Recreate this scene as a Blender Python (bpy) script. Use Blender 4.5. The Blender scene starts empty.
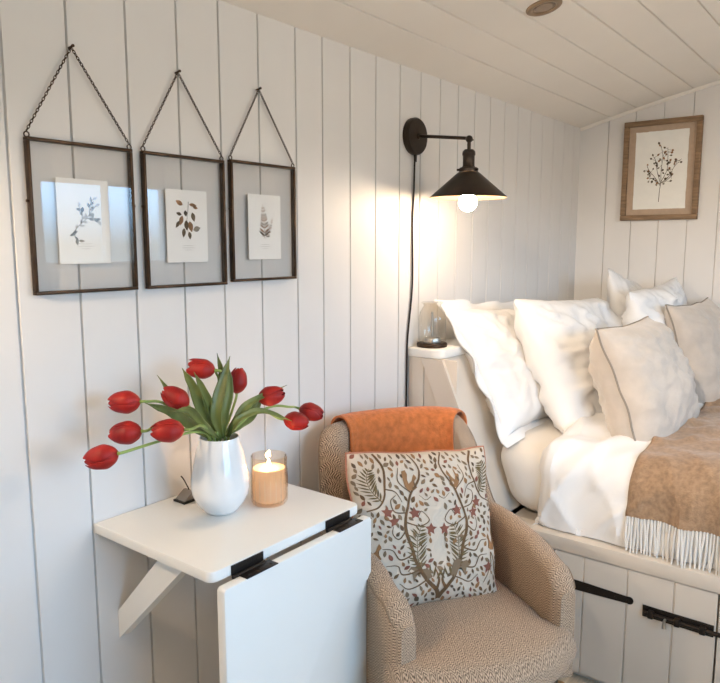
import bpy, bmesh, math, random
from mathutils import Vector, Matrix, noise
PI = math.pi
scene = bpy.context.scene
COL = scene.collection
random.seed(7)

# ------------------------------------------------------------------ camera, sky, exposure
CAM = Vector((0.0, 0.0, 1.33))
cd = bpy.data.cameras.new('camera'); cam = bpy.data.objects.new('camera', cd); COL.objects.link(cam)
cd.sensor_width = 36.0; cd.lens = 35.0; cd.clip_start = 0.02
_ax = Vector((549 / 700, -96.5 / 700, 1)).normalized()
_ay = Vector((-910 / 700, -96.5 / 700, 1)); _ay = (_ay - _ax * _ax.dot(_ay)).normalized()
_az = -_ax.cross(_ay)
if _az.y > 0: _az = -_az
right = Vector((_ax.x, _ay.x, _az.x)); down = Vector((_ax.y, _ay.y, _az.y)); fwd = Vector((_ax.z, _ay.z, _az.z))
m = Matrix.Identity(4)
for i in range(3):
    m[i][0] = right[i]; m[i][1] = -down[i]; m[i][2] = -fwd[i]; m[i][3] = CAM[i]
cam.matrix_world = m
scene.camera = cam

world = bpy.data.worlds.new('sky'); scene.world = world; world.use_nodes = True
wn = world.node_tree; wn.nodes.clear()
wo = wn.nodes.new('ShaderNodeOutputWorld'); wb = wn.nodes.new('ShaderNodeBackground')
tc = wn.nodes.new('ShaderNodeTexCoord'); sx = wn.nodes.new('ShaderNodeSeparateXYZ'); cr = wn.nodes.new('ShaderNodeValToRGB')
wn.links.new(tc.outputs['Generated'], sx.inputs[0]); wn.links.new(sx.outputs['Z'], cr.inputs[0])
cr.color_ramp.elements[0].position = 0.0; cr.color_ramp.elements[0].color = (0.17, 0.20, 0.21, 1)   # dim ground below the horizon
cr.color_ramp.elements[1].position = 0.06; cr.color_ramp.elements[1].color = (0.38, 0.67, 1.0, 1)
wn.links.new(cr.outputs[0], wb.inputs['Color']); wb.inputs['Strength'].default_value = 12.0
wn.links.new(wb.outputs[0], wo.inputs['Surface'])

vs = scene.view_settings
vs.view_transform = 'Standard'; vs.look = 'None'; vs.gamma = 1.0; vs.use_curve_mapping = False
vs.exposure = 0.0
scene.cycles.use_denoising = True
scene.cycles.max_bounces = 12
scene.cycles.transparent_max_bounces = 40
scene.cycles.sample_clamp_indirect = 6.0
LAMP_STRENGTH = 190.0
LAMP_COLOR = (1.0, 0.76, 0.52)
SIDE_STRENGTH = 470.0
FILL_GLOBE_STRENGTH = 74.0
FILL_SPOT_POWER = 190.0
FILL_COLOR = (1.0, 0.83, 0.66)

# ------------------------------------------------------------------ materials
def mat(name, color, rough=0.5, spec=0.5, metal=0.0, var=0.0, vscale=8.0, bump=0.0, bscale=60.0, sheen=0.0, detail=4.0, stretch=None, color2=None, sss=0.0, coat=0.0):
    M = bpy.data.materials.new(name); M.use_nodes = True
    nt = M.node_tree; b = nt.nodes['Principled BSDF']
    b.inputs['Base Color'].default_value = (*color, 1)
    b.inputs['Roughness'].default_value = rough
    b.inputs['Specular IOR Level'].default_value = spec
    b.inputs['Metallic'].default_value = metal
    if sheen: b.inputs['Sheen Weight'].default_value = sheen; b.inputs['Sheen Roughness'].default_value = 0.5
    if coat: b.inputs['Coat Weight'].default_value = coat
    if sss:
        b.inputs['Subsurface Weight'].default_value = sss; b.inputs['Subsurface Scale'].default_value = 0.02
    co = nt.nodes.new('ShaderNodeTexCoord'); vec = co.outputs['Object']
    if stretch:
        mp = nt.nodes.new('ShaderNodeMapping'); mp.inputs['Scale'].default_value = stretch
        nt.links.new(vec, mp.inputs[0]); vec = mp.outputs[0]
    if var or color2:
        n = nt.nodes.new('ShaderNodeTexNoise'); n.inputs['Scale'].default_value = vscale; n.inputs['Detail'].default_value = detail
        nt.links.new(vec, n.inputs['Vector'])
        r = nt.nodes.new('ShaderNodeValToRGB'); nt.links.new(n.outputs[0], r.inputs[0])
        r.color_ramp.elements[0].position = 0.3; r.color_ramp.elements[1].position = 0.7
        c2 = color2 or tuple(min(1, c * (1 + var)) for c in color)
        c1 = color if color2 else tuple(c * (1 - var) for c in color)
        r.color_ramp.elements[0].color = (*c1, 1); r.color_ramp.elements[1].color = (*c2, 1)
        nt.links.new(r.outputs[0], b.inputs['Base Color'])
    if bump:
        n2 = nt.nodes.new('ShaderNodeTexNoise'); n2.inputs['Scale'].default_value = bscale; n2.inputs['Detail'].default_value = 5
        nt.links.new(vec, n2.inputs['Vector'])
        bp = nt.nodes.new('ShaderNodeBump'); bp.inputs['Strength'].default_value = bump; bp.inputs['Distance'].default_value = 0.004
        nt.links.new(n2.outputs[0], bp.inputs['Height']); nt.links.new(bp.outputs[0], b.inputs['Normal'])
    return M

def weave_mat(name, ca, cb, f=150.0, zig=22.0, rough=0.9, bump=0.5):
    """herringbone tweed on UVs laid out in metres"""
    M = bpy.data.materials.new(name); M.use_nodes = True
    nt = M.node_tree; L = nt.links; b = nt.nodes['Principled BSDF']
    b.inputs['Roughness'].default_value = rough; b.inputs['Specular IOR Level'].default_value = 0.15
    b.inputs['Sheen Weight'].default_value = 0.15
    uv = nt.nodes.new('ShaderNodeUVMap'); s = nt.nodes.new('ShaderNodeSeparateXYZ'); L.new(uv.outputs[0], s.inputs[0])
    def mth(op, a, bb=None):
        n = nt.nodes.new('ShaderNodeMath'); n.operation = op
        for i, x in enumerate((a, bb)):
            if x is None: continue
            if isinstance(x, (int, float)): n.inputs[i].default_value = x
            else: L.new(x, n.inputs[i])
        return n.outputs[0]
    pp = mth('PINGPONG', mth('MULTIPLY', s.outputs['X'], zig * 2), 1.0)
    d = mth('ADD', mth('MULTIPLY', s.outputs['Y'], f), mth('MULTIPLY', pp, 2.2))
    st = mth('SINE', mth('MULTIPLY', d, 6.283))
    cross = mth('SINE', mth('MULTIPLY', s.outputs['X'], 6.283 * f * 0.8))
    h = mth('ADD', mth('MULTIPLY', mth('MULTIPLY', st, cross), 0.42), mth('MULTIPLY', st, 0.10))
    nz = nt.nodes.new('ShaderNodeTexNoise'); nz.inputs['Scale'].default_value = 260; nz.inputs['Detail'].default_value = 3
    L.new(uv.outputs[0], nz.inputs['Vector'])
    h2 = mth('ADD', h, nz.outputs[0])
    r = nt.nodes.new('ShaderNodeValToRGB'); L.new(h2, r.inputs[0])
    r.color_ramp.elements[0].position = 0.22; r.color_ramp.elements[1].position = 0.74
    r.color_ramp.elements[0].color = (*ca, 1); r.color_ramp.elements[1].color = (*cb, 1)
    L.new(r.outputs[0], b.inputs['Base Color'])
    bp = nt.nodes.new('ShaderNodeBump'); bp.inputs['Strength'].default_value = bump; bp.inputs['Distance'].default_value = 0.0025
    L.new(h2, bp.inputs['Height']); L.new(bp.outputs[0], b.inputs['Normal'])
    return M

def glass_mat(name, tint=(1, 1, 1), rough=0.0, gain=1.0):
    M = bpy.data.materials.new(name); M.use_nodes = True
    nt = M.node_tree; nt.nodes.clear(); L = nt.links
    o = nt.nodes.new('ShaderNodeOutputMaterial'); mx = nt.nodes.new('ShaderNodeMixShader')
    t = nt.nodes.new('ShaderNodeBsdfTransparent'); g = nt.nodes.new('ShaderNodeBsdfGlossy')
    t.inputs[0].default_value = (*tint, 1); g.inputs['Roughness'].default_value = rough
    fr = nt.nodes.new('ShaderNodeFresnel'); fr.inputs[0].default_value = 1.5
    ge = nt.nodes.new('ShaderNodeNewGeometry')
    iv = nt.nodes.new('ShaderNodeMath'); iv.operation = 'SUBTRACT'; iv.inputs[0].default_value = 1; L.new(ge.outputs['Backfacing'], iv.inputs[1])
    ml = nt.nodes.new('ShaderNodeMath'); ml.operation = 'MULTIPLY'; L.new(fr.outputs[0], ml.inputs[0]); L.new(iv.outputs[0], ml.inputs[1])
    m2 = nt.nodes.new('ShaderNodeMath'); m2.operation = 'MULTIPLY'; L.new(ml.outputs[0], m2.inputs[0]); m2.inputs[1].default_value = gain
    L.new(m2.outputs[0], mx.inputs[0]); L.new(t.outputs[0], mx.inputs[1]); L.new(g.outputs[0], mx.inputs[2]); L.new(mx.outputs[0], o.inputs[0])
    return M

def emit_mat(name, color, strength):
    M = bpy.data.materials.new(name); M.use_nodes = True
    nt = M.node_tree; nt.nodes.clear()
    o = nt.nodes.new('ShaderNodeOutputMaterial'); e = nt.nodes.new('ShaderNodeEmission')
    e.inputs[0].default_value = (*color, 1); e.inputs[1].default_value = strength
    nt.links.new(e.outputs[0], o.inputs[0]); return M

WALL = mat('painted_boards', (0.76, 0.74, 0.715), 0.5, 0.3, var=0.02, vscale=3, bump=0.05, bscale=25)
CEIL = mat('painted_ceiling_boards', (0.90, 0.845, 0.765), 0.55, 0.3, var=0.02, vscale=3)
FLOOR = mat('oak_floor', (0.62, 0.50, 0.36), 0.5, 0.3, var=0.25, vscale=6, stretch=(1, 14, 1))
GREIGE = mat('mushroom_paint', (0.68, 0.61, 0.525), 0.5, 0.3, var=0.03, vscale=4, bump=0.06, bscale=30)
CREAM = mat('cream_table_paint', (0.86, 0.84, 0.79), 0.35, 0.4, var=0.015, vscale=6)
BLACK = mat('black_iron', (0.022, 0.017, 0.014), 0.45, 0.5, 0.6, bump=0.2, bscale=120)
BRONZE = mat('dark_bronze', (0.035, 0.025, 0.018), 0.38, 0.5, 0.7, var=0.3, vscale=20)
SHADE_IN = mat('shade_lining', (0.40, 0.27, 0.16), 0.5, 0.4, 0.3)
BRASS = mat('antique_brass', (0.055, 0.033, 0.02), 0.42, 0.5, 0.8, var=0.35, vscale=25)
STEEL = mat('brushed_steel', (0.55, 0.52, 0.48), 0.3, 0.5, 1.0)
PAPER = mat('cream_paper', (0.86, 0.85, 0.80), 0.8, 0.2, var=0.02, vscale=30)
CARDP = mat('white_card', (0.88, 0.87, 0.84), 0.7, 0.2, var=0.01, vscale=30)
INK = mat('sepia_ink', (0.11, 0.085, 0.055), 0.8, 0.1, var=0.35, vscale=60)
INK2 = mat('grey_green_ink', (0.27, 0.245, 0.20), 0.8, 0.1, var=0.35, vscale=60)
INK3 = mat('rust_ink', (0.30, 0.17, 0.09), 0.8, 0.1, var=0.35, vscale=60)
INKL = mat('pale_ink', (0.55, 0.53, 0.49), 0.8, 0.1)
OAK = mat('weathered_oak', (0.24, 0.155, 0.09), 0.6, 0.3, var=0.3, vscale=12, stretch=(1, 1, 8), bump=0.3, bscale=40)
MATB = mat('taupe_mount', (0.46, 0.35, 0.26), 0.8, 0.1, var=0.05, vscale=60)
COTTON = mat('white_cotton', (0.84, 0.83, 0.815), 0.85, 0.15, bump=0.12, bscale=40, sheen=0.1)
SHEET = mat('ivory_sheet', (0.78, 0.73, 0.66), 0.85, 0.15, bump=0.15, bscale=35, sheen=0.1)
LINEN = mat('greige_linen', (0.56, 0.495, 0.43), 0.8, 0.2, var=0.08, vscale=18, bump=0.3, bscale=90, sheen=0.4)
PIPE = mat('dark_piping', (0.30, 0.26, 0.22), 0.85, 0.1)
TAN = mat('tan_wool', (0.33, 0.215, 0.13), 0.95, 0.1, var=0.22, vscale=70, bump=0.6, bscale=220, sheen=0.3)
FRINGE = mat('ivory_wool', (0.80, 0.77, 0.72), 0.95, 0.1, bump=0.4, bscale=200)
RUST = mat('rust_wool', (0.56, 0.175, 0.055), 0.95, 0.1, var=0.18, vscale=60, bump=0.6, bscale=200, sheen=0.25)
TWEED = weave_mat('brown_herringbone_tweed', (0.055, 0.031, 0.016), (0.70, 0.51, 0.355), f=150, zig=75, bump=.25)
LEGW = mat('oak_leg', (0.42, 0.22, 0.09), 0.45, 0.4, var=0.2, vscale=10, stretch=(1, 1, .15))
CUSH = mat('ivory_cushion_cloth', (0.66, 0.565, 0.455), 0.85, 0.15, bump=0.25, bscale=160)
P_ST = mat('print_stem', (0.16, 0.095, 0.05), 0.85, 0.1)
P_TP = mat('print_taupe', (0.23, 0.16, 0.10), 0.85, 0.1)
P_RS = mat('print_rose', (0.25, 0.10, 0.07), 0.85, 0.1)
P_OL = mat('print_olive', (0.16, 0.115, 0.055), 0.85, 0.1)
P_OC = mat('print_ochre', (0.32, 0.17, 0.08), 0.85, 0.1)
P_DK = mat('print_dark', (0.13, 0.085, 0.055), 0.85, 0.1)
ROSEPIPE = mat('rose_piping', (0.45, 0.20, 0.13), 0.8, 0.1)
CERAMIC = mat('white_ceramic', (0.86, 0.85, 0.83), 0.12, 0.5, coat=0.3)
WAX = mat('wax', (0.97, 0.88, 0.74), 0.6, 0.2)
PETAL = mat('red_petal', (0.19, 0.006, 0.008), 0.5, 0.3, color2=(0.42, 0.020, 0.013), vscale=30, stretch=(1, 1, .25), sss=0.0)
STEM = mat('tulip_stem', (0.26, 0.36, 0.10), 0.45, 0.4, var=0.15, vscale=20)
LEAF = mat('tulip_leaf', (0.085, 0.11, 0.022), 0.4, 0.45, color2=(0.22, 0.25, 0.07), vscale=25, stretch=(1, 1, .2))
_n = WAX.node_tree; _b = _n.nodes['Principled BSDF']; _t = _n.nodes.new('ShaderNodeBsdfTranslucent'); _t.inputs[0].default_value = (1.0, 0.86, 0.66, 1)
_m = _n.nodes.new('ShaderNodeMixShader'); _m.inputs[0].default_value = 0.6; _n.links.new(_b.outputs[0], _m.inputs[1]); _n.links.new(_t.outputs[0], _m.inputs[2])
_n.links.new(_m.outputs[0], _n.nodes['Material Output'].inputs[0])
GLASS = glass_mat('clear_pane', (0.985, 0.983, 0.98), gain=1.1)
JARGLASS = glass_mat('clear_jar_glass', (0.975, 0.97, 0.955), gain=1.3)
AMBER = glass_mat('amber_ribbed_glass', (0.995, 0.93, 0.86), 0.08, gain=2.6)
WINDOWG = glass_mat('window_pane', (0.98, 0.99, 1.0))
BULB = emit_mat('lit_bulb', LAMP_COLOR, LAMP_STRENGTH)
SIDEBULB = emit_mat('lit_bulb_bright', LAMP_COLOR, SIDE_STRENGTH)
FILL_GLOW = emit_mat('fill_globe_glow', FILL_COLOR, FILL_GLOBE_STRENGTH)  # glow of the added globe, warm fill only
FLAME = emit_mat('candle_flame', (1.0, 0.64, 0.32), 700.0)

# ------------------------------------------------------------------ mesh helpers
class MB:
    def __init__(s): s.v = []; s.f = []; s.m = []; s.uv = {}
    def add(s, V, F, mi=0):
        o = len(s.v); s.v += [tuple(x) for x in V]
        for f in F: s.f.append(tuple(i + o for i in f)); s.m.append(mi)
        return o
    def box(s, lo, hi, bevel=0.0, mi=0, segs=2):
        bm = bmesh.new(); bmesh.ops.create_cube(bm, size=1)
        for v in bm.verts:
            v.co = Vector([(lo[i] + hi[i]) / 2 + v.co[i] * (hi[i] - lo[i]) for i in range(3)])
        if bevel: bmesh.ops.bevel(bm, geom=bm.edges[:], offset=bevel, segments=segs, profile=0.5, affect='EDGES')
        s.addbm(bm, mi)
    def addbm(s, bm, mi=0, M=None):
        bm.verts.index_update()
        s.add([(M @ v.co) if M else v.co for v in bm.verts], [[v.index for v in f.verts] for f in bm.faces], mi); bm.free()
    def tube(s, P, r, n=8, mi=0, closed=False, caps=True):
        P = [Vector(p) for p in P]; k = len(P)
        R = r if isinstance(r, (list, tuple)) else [r] * k
        V = []; prev = None
        for i in range(k):
            if closed: t = P[(i + 1) % k] - P[i - 1]
            else: t = P[min(i + 1, k - 1)] - P[max(i - 1, 0)]
            t.normalize()
            if prev is None:
                a = Vector((0, 0, 1)) if abs(t.z) < .9 else Vector((1, 0, 0)); u = t.cross(a).normalized()
            else:
                u = (prev - t * t.dot(prev)).normalized()
            prev = u; w = t.cross(u)
            for j in range(n):
                a = 2 * PI * j / n; V.append(P[i] + (u * math.cos(a) + w * math.sin(a)) * R[i])
        F = []
        for i in range(k if closed else k - 1):
            for j in range(n):
                a = i * n + j; b = i * n + (j + 1) % n; c = ((i + 1) % k) * n + (j + 1) % n; d = ((i + 1) % k) * n + j
                F.append((a, b, c, d))
        if caps and not closed:
            F.append(tuple(range(n - 1, -1, -1))); F.append(tuple((k - 1) * n + j for j in range(n)))
        s.add(V, F, mi)
    def lathe(s, prof, n=40, c=(0, 0, 0), mi=0, rfun=None):
        V = []; F = []
        for (r, z) in prof:
            for j in range(n):
                a = 2 * PI * j / n; rr = max(r, 1e-5) * (rfun(a, z) if rfun else 1)
                V.append((c[0] + rr * math.cos(a), c[1] + rr * math.sin(a), c[2] + z))
        for i in range(len(prof) - 1):
            for j in range(n):
                F.append((i * n + j, i * n + (j + 1) % n, (i + 1) * n + (j + 1) % n, (i + 1) * n + j))
        s.add(V, F, mi)
    def prism(s, poly, a, b, fn, mi=0):
        """extrude a 2-D polygon between depths a and b; fn(p, q, depth) -> xyz"""
        n = len(poly)
        V = [fn(p, q, a) for p, q in poly] + [fn(p, q, b) for p, q in poly]
        F = [tuple(range(n - 1, -1, -1)), tuple(range(n, 2 * n))]
        F += [(i, (i + 1) % n, n + (i + 1) % n, n + i) for i in range(n)]
        s.add(V, F, mi)
    def grid(s, nu, nv, fn, mi=0, wrapu=False):
        o = len(s.v); V = []; F = []
        for i in range(nu):
            for j in range(nv): V.append(fn(i, j))
        for i in range(nu if wrapu else nu - 1):
            for j in range(nv - 1):
                a = i * nv + j; b = ((i + 1) % nu) * nv + j; F.append((a, b, b + 1, a + 1))
        s.add(V, F, mi); return o
    def build(s, name, mats, parent=None, smooth=True, weld=0.0, mods=(), uvfn=None, angle=40):
        me = bpy.data.meshes.new(name); me.from_pydata(s.v, [], s.f)
        mats = mats if isinstance(mats, (list, tuple)) else [mats]
        for x in mats: me.materials.append(x)
        for p, mi in zip(me.polygons, s.m): p.material_index = mi
        if uvfn:
            ul = me.uv_layers.new(name='UVMap')
            for lp in me.loops: ul.data[lp.index].uv = uvfn[lp.vertex_index]
        bm = bmesh.new(); bm.from_mesh(me)
        if weld: bmesh.ops.remove_doubles(bm, verts=bm.verts, dist=weld)
        bmesh.ops.recalc_face_normals(bm, faces=bm.faces)
        ca = math.radians(angle)
        for f in bm.faces: f.smooth = smooth
        if smooth:
            for e in bm.edges:
                if len(e.link_faces) == 2 and e.calc_face_angle(0) > ca: e.smooth = False
        bm.to_mesh(me); bm.free()
        o = bpy.data.objects.new(name, me); COL.objects.link(o)
        if parent: o.parent = parent
        for kind, kw in mods:
            md = o.modifiers.new(kind.lower(), kind)
            for k, v in kw.items(): setattr(md, k, v)
        return o

def tag(o, label=None, cat=None, group=None, kind=None):
    if label: o['label'] = label
    if cat: o['category'] = cat
    if group: o['group'] = group
    if kind: o['kind'] = kind
    return o
def thing(name, label, cat, loc=(0, 0, 0), rot=(0, 0, 0), group=None):
    o = bpy.data.objects.new(name, None); COL.objects.link(o); o.empty_display_size = .05
    o.location = loc; o.rotation_euler = rot
    return tag(o, label, cat, group)
def structure(o, label=None): return tag(o, label, None, None, 'structure')
def catmull(P, n=8):
    P = [Vector(p) for p in P]; Q = [2 * P[0] - P[1]] + P + [2 * P[-1] - P[-2]]; out = []
    for i in range(1, len(Q) - 2):
        for k in range(n):
            t = k / n; a, b, c, d = Q[i - 1:i + 3]
            out.append(.5 * ((2 * b) + (c - a) * t + (2 * a - 5 * b + 4 * c - d) * t * t + (3 * b - a - 3 * c + d) * t ** 3))
    out.append(P[-1]); return out
def lerp(a, b, t): return a + (b - a) * t
def interp(T, x):
    if x <= T[0][0]: return T[0][1]
    for (a, b), (c, d) in zip(T, T[1:]):
        if x <= c:
            t = (x - a) / (c - a); t = t * t * (3 - 2 * t); return b + (d - b) * t
    return T[-1][1]
def crease(x, y, z=0.0): return (1 - min(1, abs(noise.noise(Vector((x, y, z)))) * 1.6)) ** 5
def sstep(a, b, x):
    t = max(0, min(1, (x - a) / (b - a))); return t * t * (3 - 2 * t)
def nz(x, y, z=0.0): return noise.noise(Vector((x, y, z)))

# ------------------------------------------------------------------ room shell
YW, YO, XE, XB = 1.329, -1.0, 3.49, -1.5        # left wall, window wall, end wall, wall behind
def ceil_z(y):
    d = YW - .006 - y; h = (YW - YO) / 2
    if d > h: d = 2 * h - d
    return 1.902 + .262 * d - .045 * d * d

def board_profile(a0, a1, grooves, g=.0058, dep=.007, wide=None):
    pts = [(a0, 0)]
    for x in grooves:
        w = g
        if wide and abs(x - wide) < 1e-4: w = .0075
        pts += [(x - w / 2, 0), (x - w * .25, dep), (x + w * .25, dep), (x + w / 2, 0)]
    pts.append((a1, 0)); return pts

# left wall (boards run vertically)
gx = [.65, .779, .912, 1.043, 1.165, 1.293, 1.430, 1.539, 1.663, 1.790, 1.920, 2.042]
x = 2.042
while x < 3.36: x += .124; gx.append(x)
x = .65
while x > XB + .15: x -= .127; gx.insert(0, x)
mb = MB(); pr = board_profile(XB, XE + .03, gx, wide=.65)
mb.grid(len(pr), 2, lambda i, j: (pr[i][0], YW + pr[i][1], -.05 + j * 2.0))
o = len(mb.v)
mb.box((XB, YW + .008, -.05), (XE + .03, YW + .05, 1.95))
structure(mb.build('wall_left', WALL, smooth=False), 'white vertical tongue and groove boarded wall')
# end wall
gy = [1.190 - .126 * k for k in range(17)]
mb = MB(); pr = board_profile(YO - .03, YW + .03, sorted(gy))
mb.grid(len(pr), 2, lambda i, j: (XE + pr[i][1], pr[i][0], -.05 + j * 2.25))
mb.box((XE + .008, YO - .03, -.05), (XE + .05, YW + .03, 2.2))
structure(mb.build('wall_end', WALL, smooth=False), 'white boarded end wall behind the bed')
# wall behind the camera
mb = MB(); pr = board_profile(YO - .03, YW + .03, sorted(gy))
mb.grid(len(pr), 2, lambda i, j: (XB - pr[i][1], pr[i][0], -.05 + j * 2.25))
mb.box((XB - .05, YO - .03, -.05), (XB - .008, YW + .03, 2.2))
structure(mb.build('wall_back', WALL, smooth=False), 'white boarded wall behind the viewer')
# window wall with two openings
WIN = [(.05, 1.25, .78, 1.72), (1.90, 2.74, 1.20, 1.70)]
mb = MB(); xs = [XB, .05, 1.25, 1.90, 2.74, XE + .03]
for i in range(5):
    if i in (1, 3):
        z0, z1 = (WIN[0] if i == 1 else WIN[1])[2:]
        mb.box((xs[i], YO - .06, -.05), (xs[i + 1], YO, z0)); mb.box((xs[i], YO - .06, z1), (xs[i + 1], YO, 1.95))
    else: mb.box((xs[i], YO - .06, -.05), (xs[i + 1], YO, 1.95))
structure(mb.build('wall_right', WALL, smooth=False), 'white wall with two windows opposite the boarded wall')
for k, (x0, x1, z0, z1) in enumerate(WIN):
    fr = MB(); t = .035
    fr.box((x0 + .001, YO - .05, z0 + .001), (x1 - .001, YO + .012, z0 + t), .003); fr.box((x0 + .001, YO - .05, z1 - t), (x1 - .001, YO + .012, z1 - .001), .003)
    fr.box((x0 + .001, YO - .05, z0 + t), (x0 + t, YO + .012, z1 - t), .003); fr.box((x1 - t, YO - .05, z0 + t), (x1 - .001, YO + .012, z1 - t), .003)
    xm = (x0 + x1) / 2; fr.box((xm - .014, YO - .045, z0 + t), (xm + .014, YO, z1 - t), .003)
    w = fr.build('window_%d' % (k + 1), CREAM); structure(w, ('wide ' if k == 0 else 'small ') + 'white framed window in the opposite wall')
    sl = MB(); sl.box((x0 - .03, YO + .0005, z0 - .03), (x1 + .03, YO + .07, z0), .004); sl.build('window_sill', CREAM, w)
    pn = MB(); pn.box((x0 + t, YO - .034, z0 + t), (x1 - t, YO - .030, z1 - t)); pn.build('pane', WINDOWG, w)
    ld = bpy.data.lights.new('daylight_portal', 'AREA'); ld.shape = 'RECTANGLE'; ld.size = x1 - x0; ld.size_y = z1 - z0
    ld.cycles.is_portal = True
    lo = bpy.data.objects.new('daylight_portal', ld); COL.objects.link(lo); lo.location = (xm, YO - .07, (z0 + z1) / 2)
    lo.rotation_euler = (PI / 2, 0, 0)
# ceiling: boards along the hut, curved across it
gc = [1.185 - .122 * k for k in range(18)]
ys = []
for yv in sorted(set([YO - .03, YW + .03] + [YO + i * (YW - YO) / 40 for i in range(41)])): ys.append((yv, 0))
for g in gc:
    if YO < g < YW: ys += [(g - .0034, 0), (g - .0018, .007), (g + .0018, .007), (g + .0034, 0)]
ys.sort()
mb = MB(); mb.grid(2, len(ys), lambda i, j: ((XB - .03, XE + .03)[i], ys[j][0], ceil_z(ys[j][0]) + ys[j][1]))
mb.grid(2, 41, lambda i, j: ((XB - .03, XE + .03)[i], YO - .03 + j * (YW - YO + .06) / 40, ceil_z(YO - .03 + j * (YW - YO + .06) / 40) + .03))
structure(mb.build('ceiling', CEIL, smooth=False), 'cream boarded curved ceiling')
mb = MB()
yy = [YO + .002 + i * (YW - YO - .004) / 40 for i in range(41)]
sec = [(0, -.014), (-.006, -.013), (-.011, -.008), (-.012, 0)]
mb.grid(41, 4, lambda i, j: (XE + .0005 + sec[j][0], yy[i], ceil_z(yy[i]) - .0005 + sec[j][1]))
mb.grid(41, 2, lambda i, j: (XE + .0005, yy[i], ceil_z(yy[i]) - .0145 * (1 - j)))
structure(mb.build('trim_1', CEIL), 'thin cream bead where the end wall meets the ceiling')
mb = MB(); mb.box((XB - .05, YO - .06, -.06), (XE + .05, YW + .05, 0))
structure(mb.build('floor', FLOOR, smooth=False), 'wooden floor')
mb = MB(); mb.box((XB, YW - .016, 0.001), (1.975, YW - .0005, .11), .003); structure(mb.build('baseboard_left', WALL), 'white skirting board')

# ------------------------------------------------------------------ built-in bed: base, bed head
XF = 1.985                                       # front plane of the bed joinery
bed = thing('built_in_bed', 'built-in mushroom painted storage bed with plank cupboard doors under the white duvet', 'bed', (XF, 0, 0))
def B(p): return (p[0] - XF, p[1], p[2])
mb = MB(); mb.box(B((XF - .004, YO + .004, .404)), B((XF + .07, .972, .449)), .004); mb.build('rail', GREIGE, bed)
mb = MB(); mb.box(B((XF + .0705, YO + .004, .40)), B((XE - .004, .965, .440))); mb.build('deck', GREIGE, bed)
mb = MB(); mb.box(B((XF + .03, YO + .004, .001)), B((XF + .05, 1.3, .40))); mb.build('carcass', GREIGE, bed)
mb = MB(); mb.box(B((XF, .786, .001)), B((XF + .028, 1.31, .403)), .003); mb.build('side_panel', GREIGE, bed)
for (y0, y1) in ((.3255, .782), (-.14, .3195), (-.61, -.146)):
    d = MB(); n = 4 if y0 > .3 else 4
    gl = [.435, .562, .690] if y0 > .3 else [y0 + (y1 - y0) * k / 4 for k in (1, 2, 3)]
    pts = board_profile(y0, y1, gl, g=.006, dep=.005)
    d.grid(len(pts), 2, lambda i, j: (pts[i][1], pts[i][0], .03 + j * .371))
    d.box((.0055, y0, .03), (.026, y1, .401))
    d.add([(0, y0, .03), (.0056, y0, .03), (.0056, y0, .401), (0, y0, .401), (0, y1, .03), (.0056, y1, .03), (.0056, y1, .401), (0, y1, .401)], [(0, 1, 2, 3), (4, 5, 6, 7)])
    door = d.build('door', GREIGE, bed, smooth=False)
    if y0 > .3 or y0 > -.2:
        # tapered iron strap hinge
        h = MB(); yh = y1 - .02; L = .225
        poly = [(yh + .0, .024), (yh + .0, -.010), (yh - L * .9, -.002)] + [(yh - L * .93 + .011 * math.cos(a), .008 + .011 * math.sin(a)) for a in [(-PI / 2 - PI * k / 8) for k in range(9)]] + [(yh - L * .9, .018)]
        h.prism(poly, -.0035, -.0002, lambda p, q, dd: (dd, p, .302 + q))
        for q in (.02, .09, .17, .205):
            h.lathe([(0, .0), (.004, .0), (.0035, .0015), (0, .002)], 10, (0, 0, 0)); k = len(h.v) - 40
            for a in range(k, len(h.v)):
                vx, vy, vz = h.v[a]; h.v[a] = (-.0035 - vz, yh - q + vx, .309 + vy)
        h.build('strap_hinge', BLACK, door)
        # tower bolt at the free edge
        b = MB(); yb = y0
        b.box((-.004, yb + .004, .277), (-.0003, yb + .190, .311), .0015)
        b.tube([(-.010, yb + .185, .2925), (-.010, yb - .022, .2925)], .0062, 10)
        for q in (.165, .095, .030):
            b.box((-.0185, yb + q - .008, .281), (-.003, yb + q + .008, .304), .003)
        for q in (.180, .14, .06, .012):
            for zz in (.283, .305):
                b.lathe([(0, .0), (.0034, .0), (.0028, .0014), (0, .0018)], 8); k = len(b.v) - 32
                for a in range(k, len(b.v)):
                    vx, vy, vz = b.v[a]; b.v[a] = (-.004 - vz, yb + q + vx, zz + vy)
        bo = b.build('bolt', BLACK, door)
        kb = MB(); kb.tube([(-.016, yb + .125, .2925), (-.026, yb + .125, .290)], .004, 8); kb.tube([(-.026, yb + .125, .291), (-.027, yb + .124, .272)], [.0045, .0065], 8); tag(kb.build('bolt_knob', STEEL, bo), 'steel bolt knob')

head = thing('headboard_shelf', 'mushroom painted boarded headboard with a narrow shelf along the left wall', 'headboard', (XF, YW, 0))
def H(p): return (p[0] - XF, p[1] - YW, p[2])
mb = MB()
bm = bmesh.new(); bmesh.ops.create_cube(bm, size=1)
lo, hi = (XF - .014, 1.190, .953), (XE - .004, YW - .001, .984)
for v in bm.verts: v.co = Vector(H([(lo[i] + hi[i]) / 2 + v.co[i] * (hi[i] - lo[i]) for i in range(3)]))
es = [e for e in bm.edges if abs(e.verts[0].co.x - e.verts[1].co.x) < 1e-6 and abs(e.verts[0].co.y - e.verts[1].co.y) < 1e-6 and e.verts[0].co.x < 0.5 and e.verts[0].co.y < -.1]
bmesh.ops.bevel(bm, geom=es, offset=.04, segments=8, profile=.5, affect='EDGES')
bmesh.ops.bevel(bm, geom=[e for e in bm.edges if e.calc_face_angle(0) > 1.2], offset=.005, segments=2, profile=.5, affect='EDGES')
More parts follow.
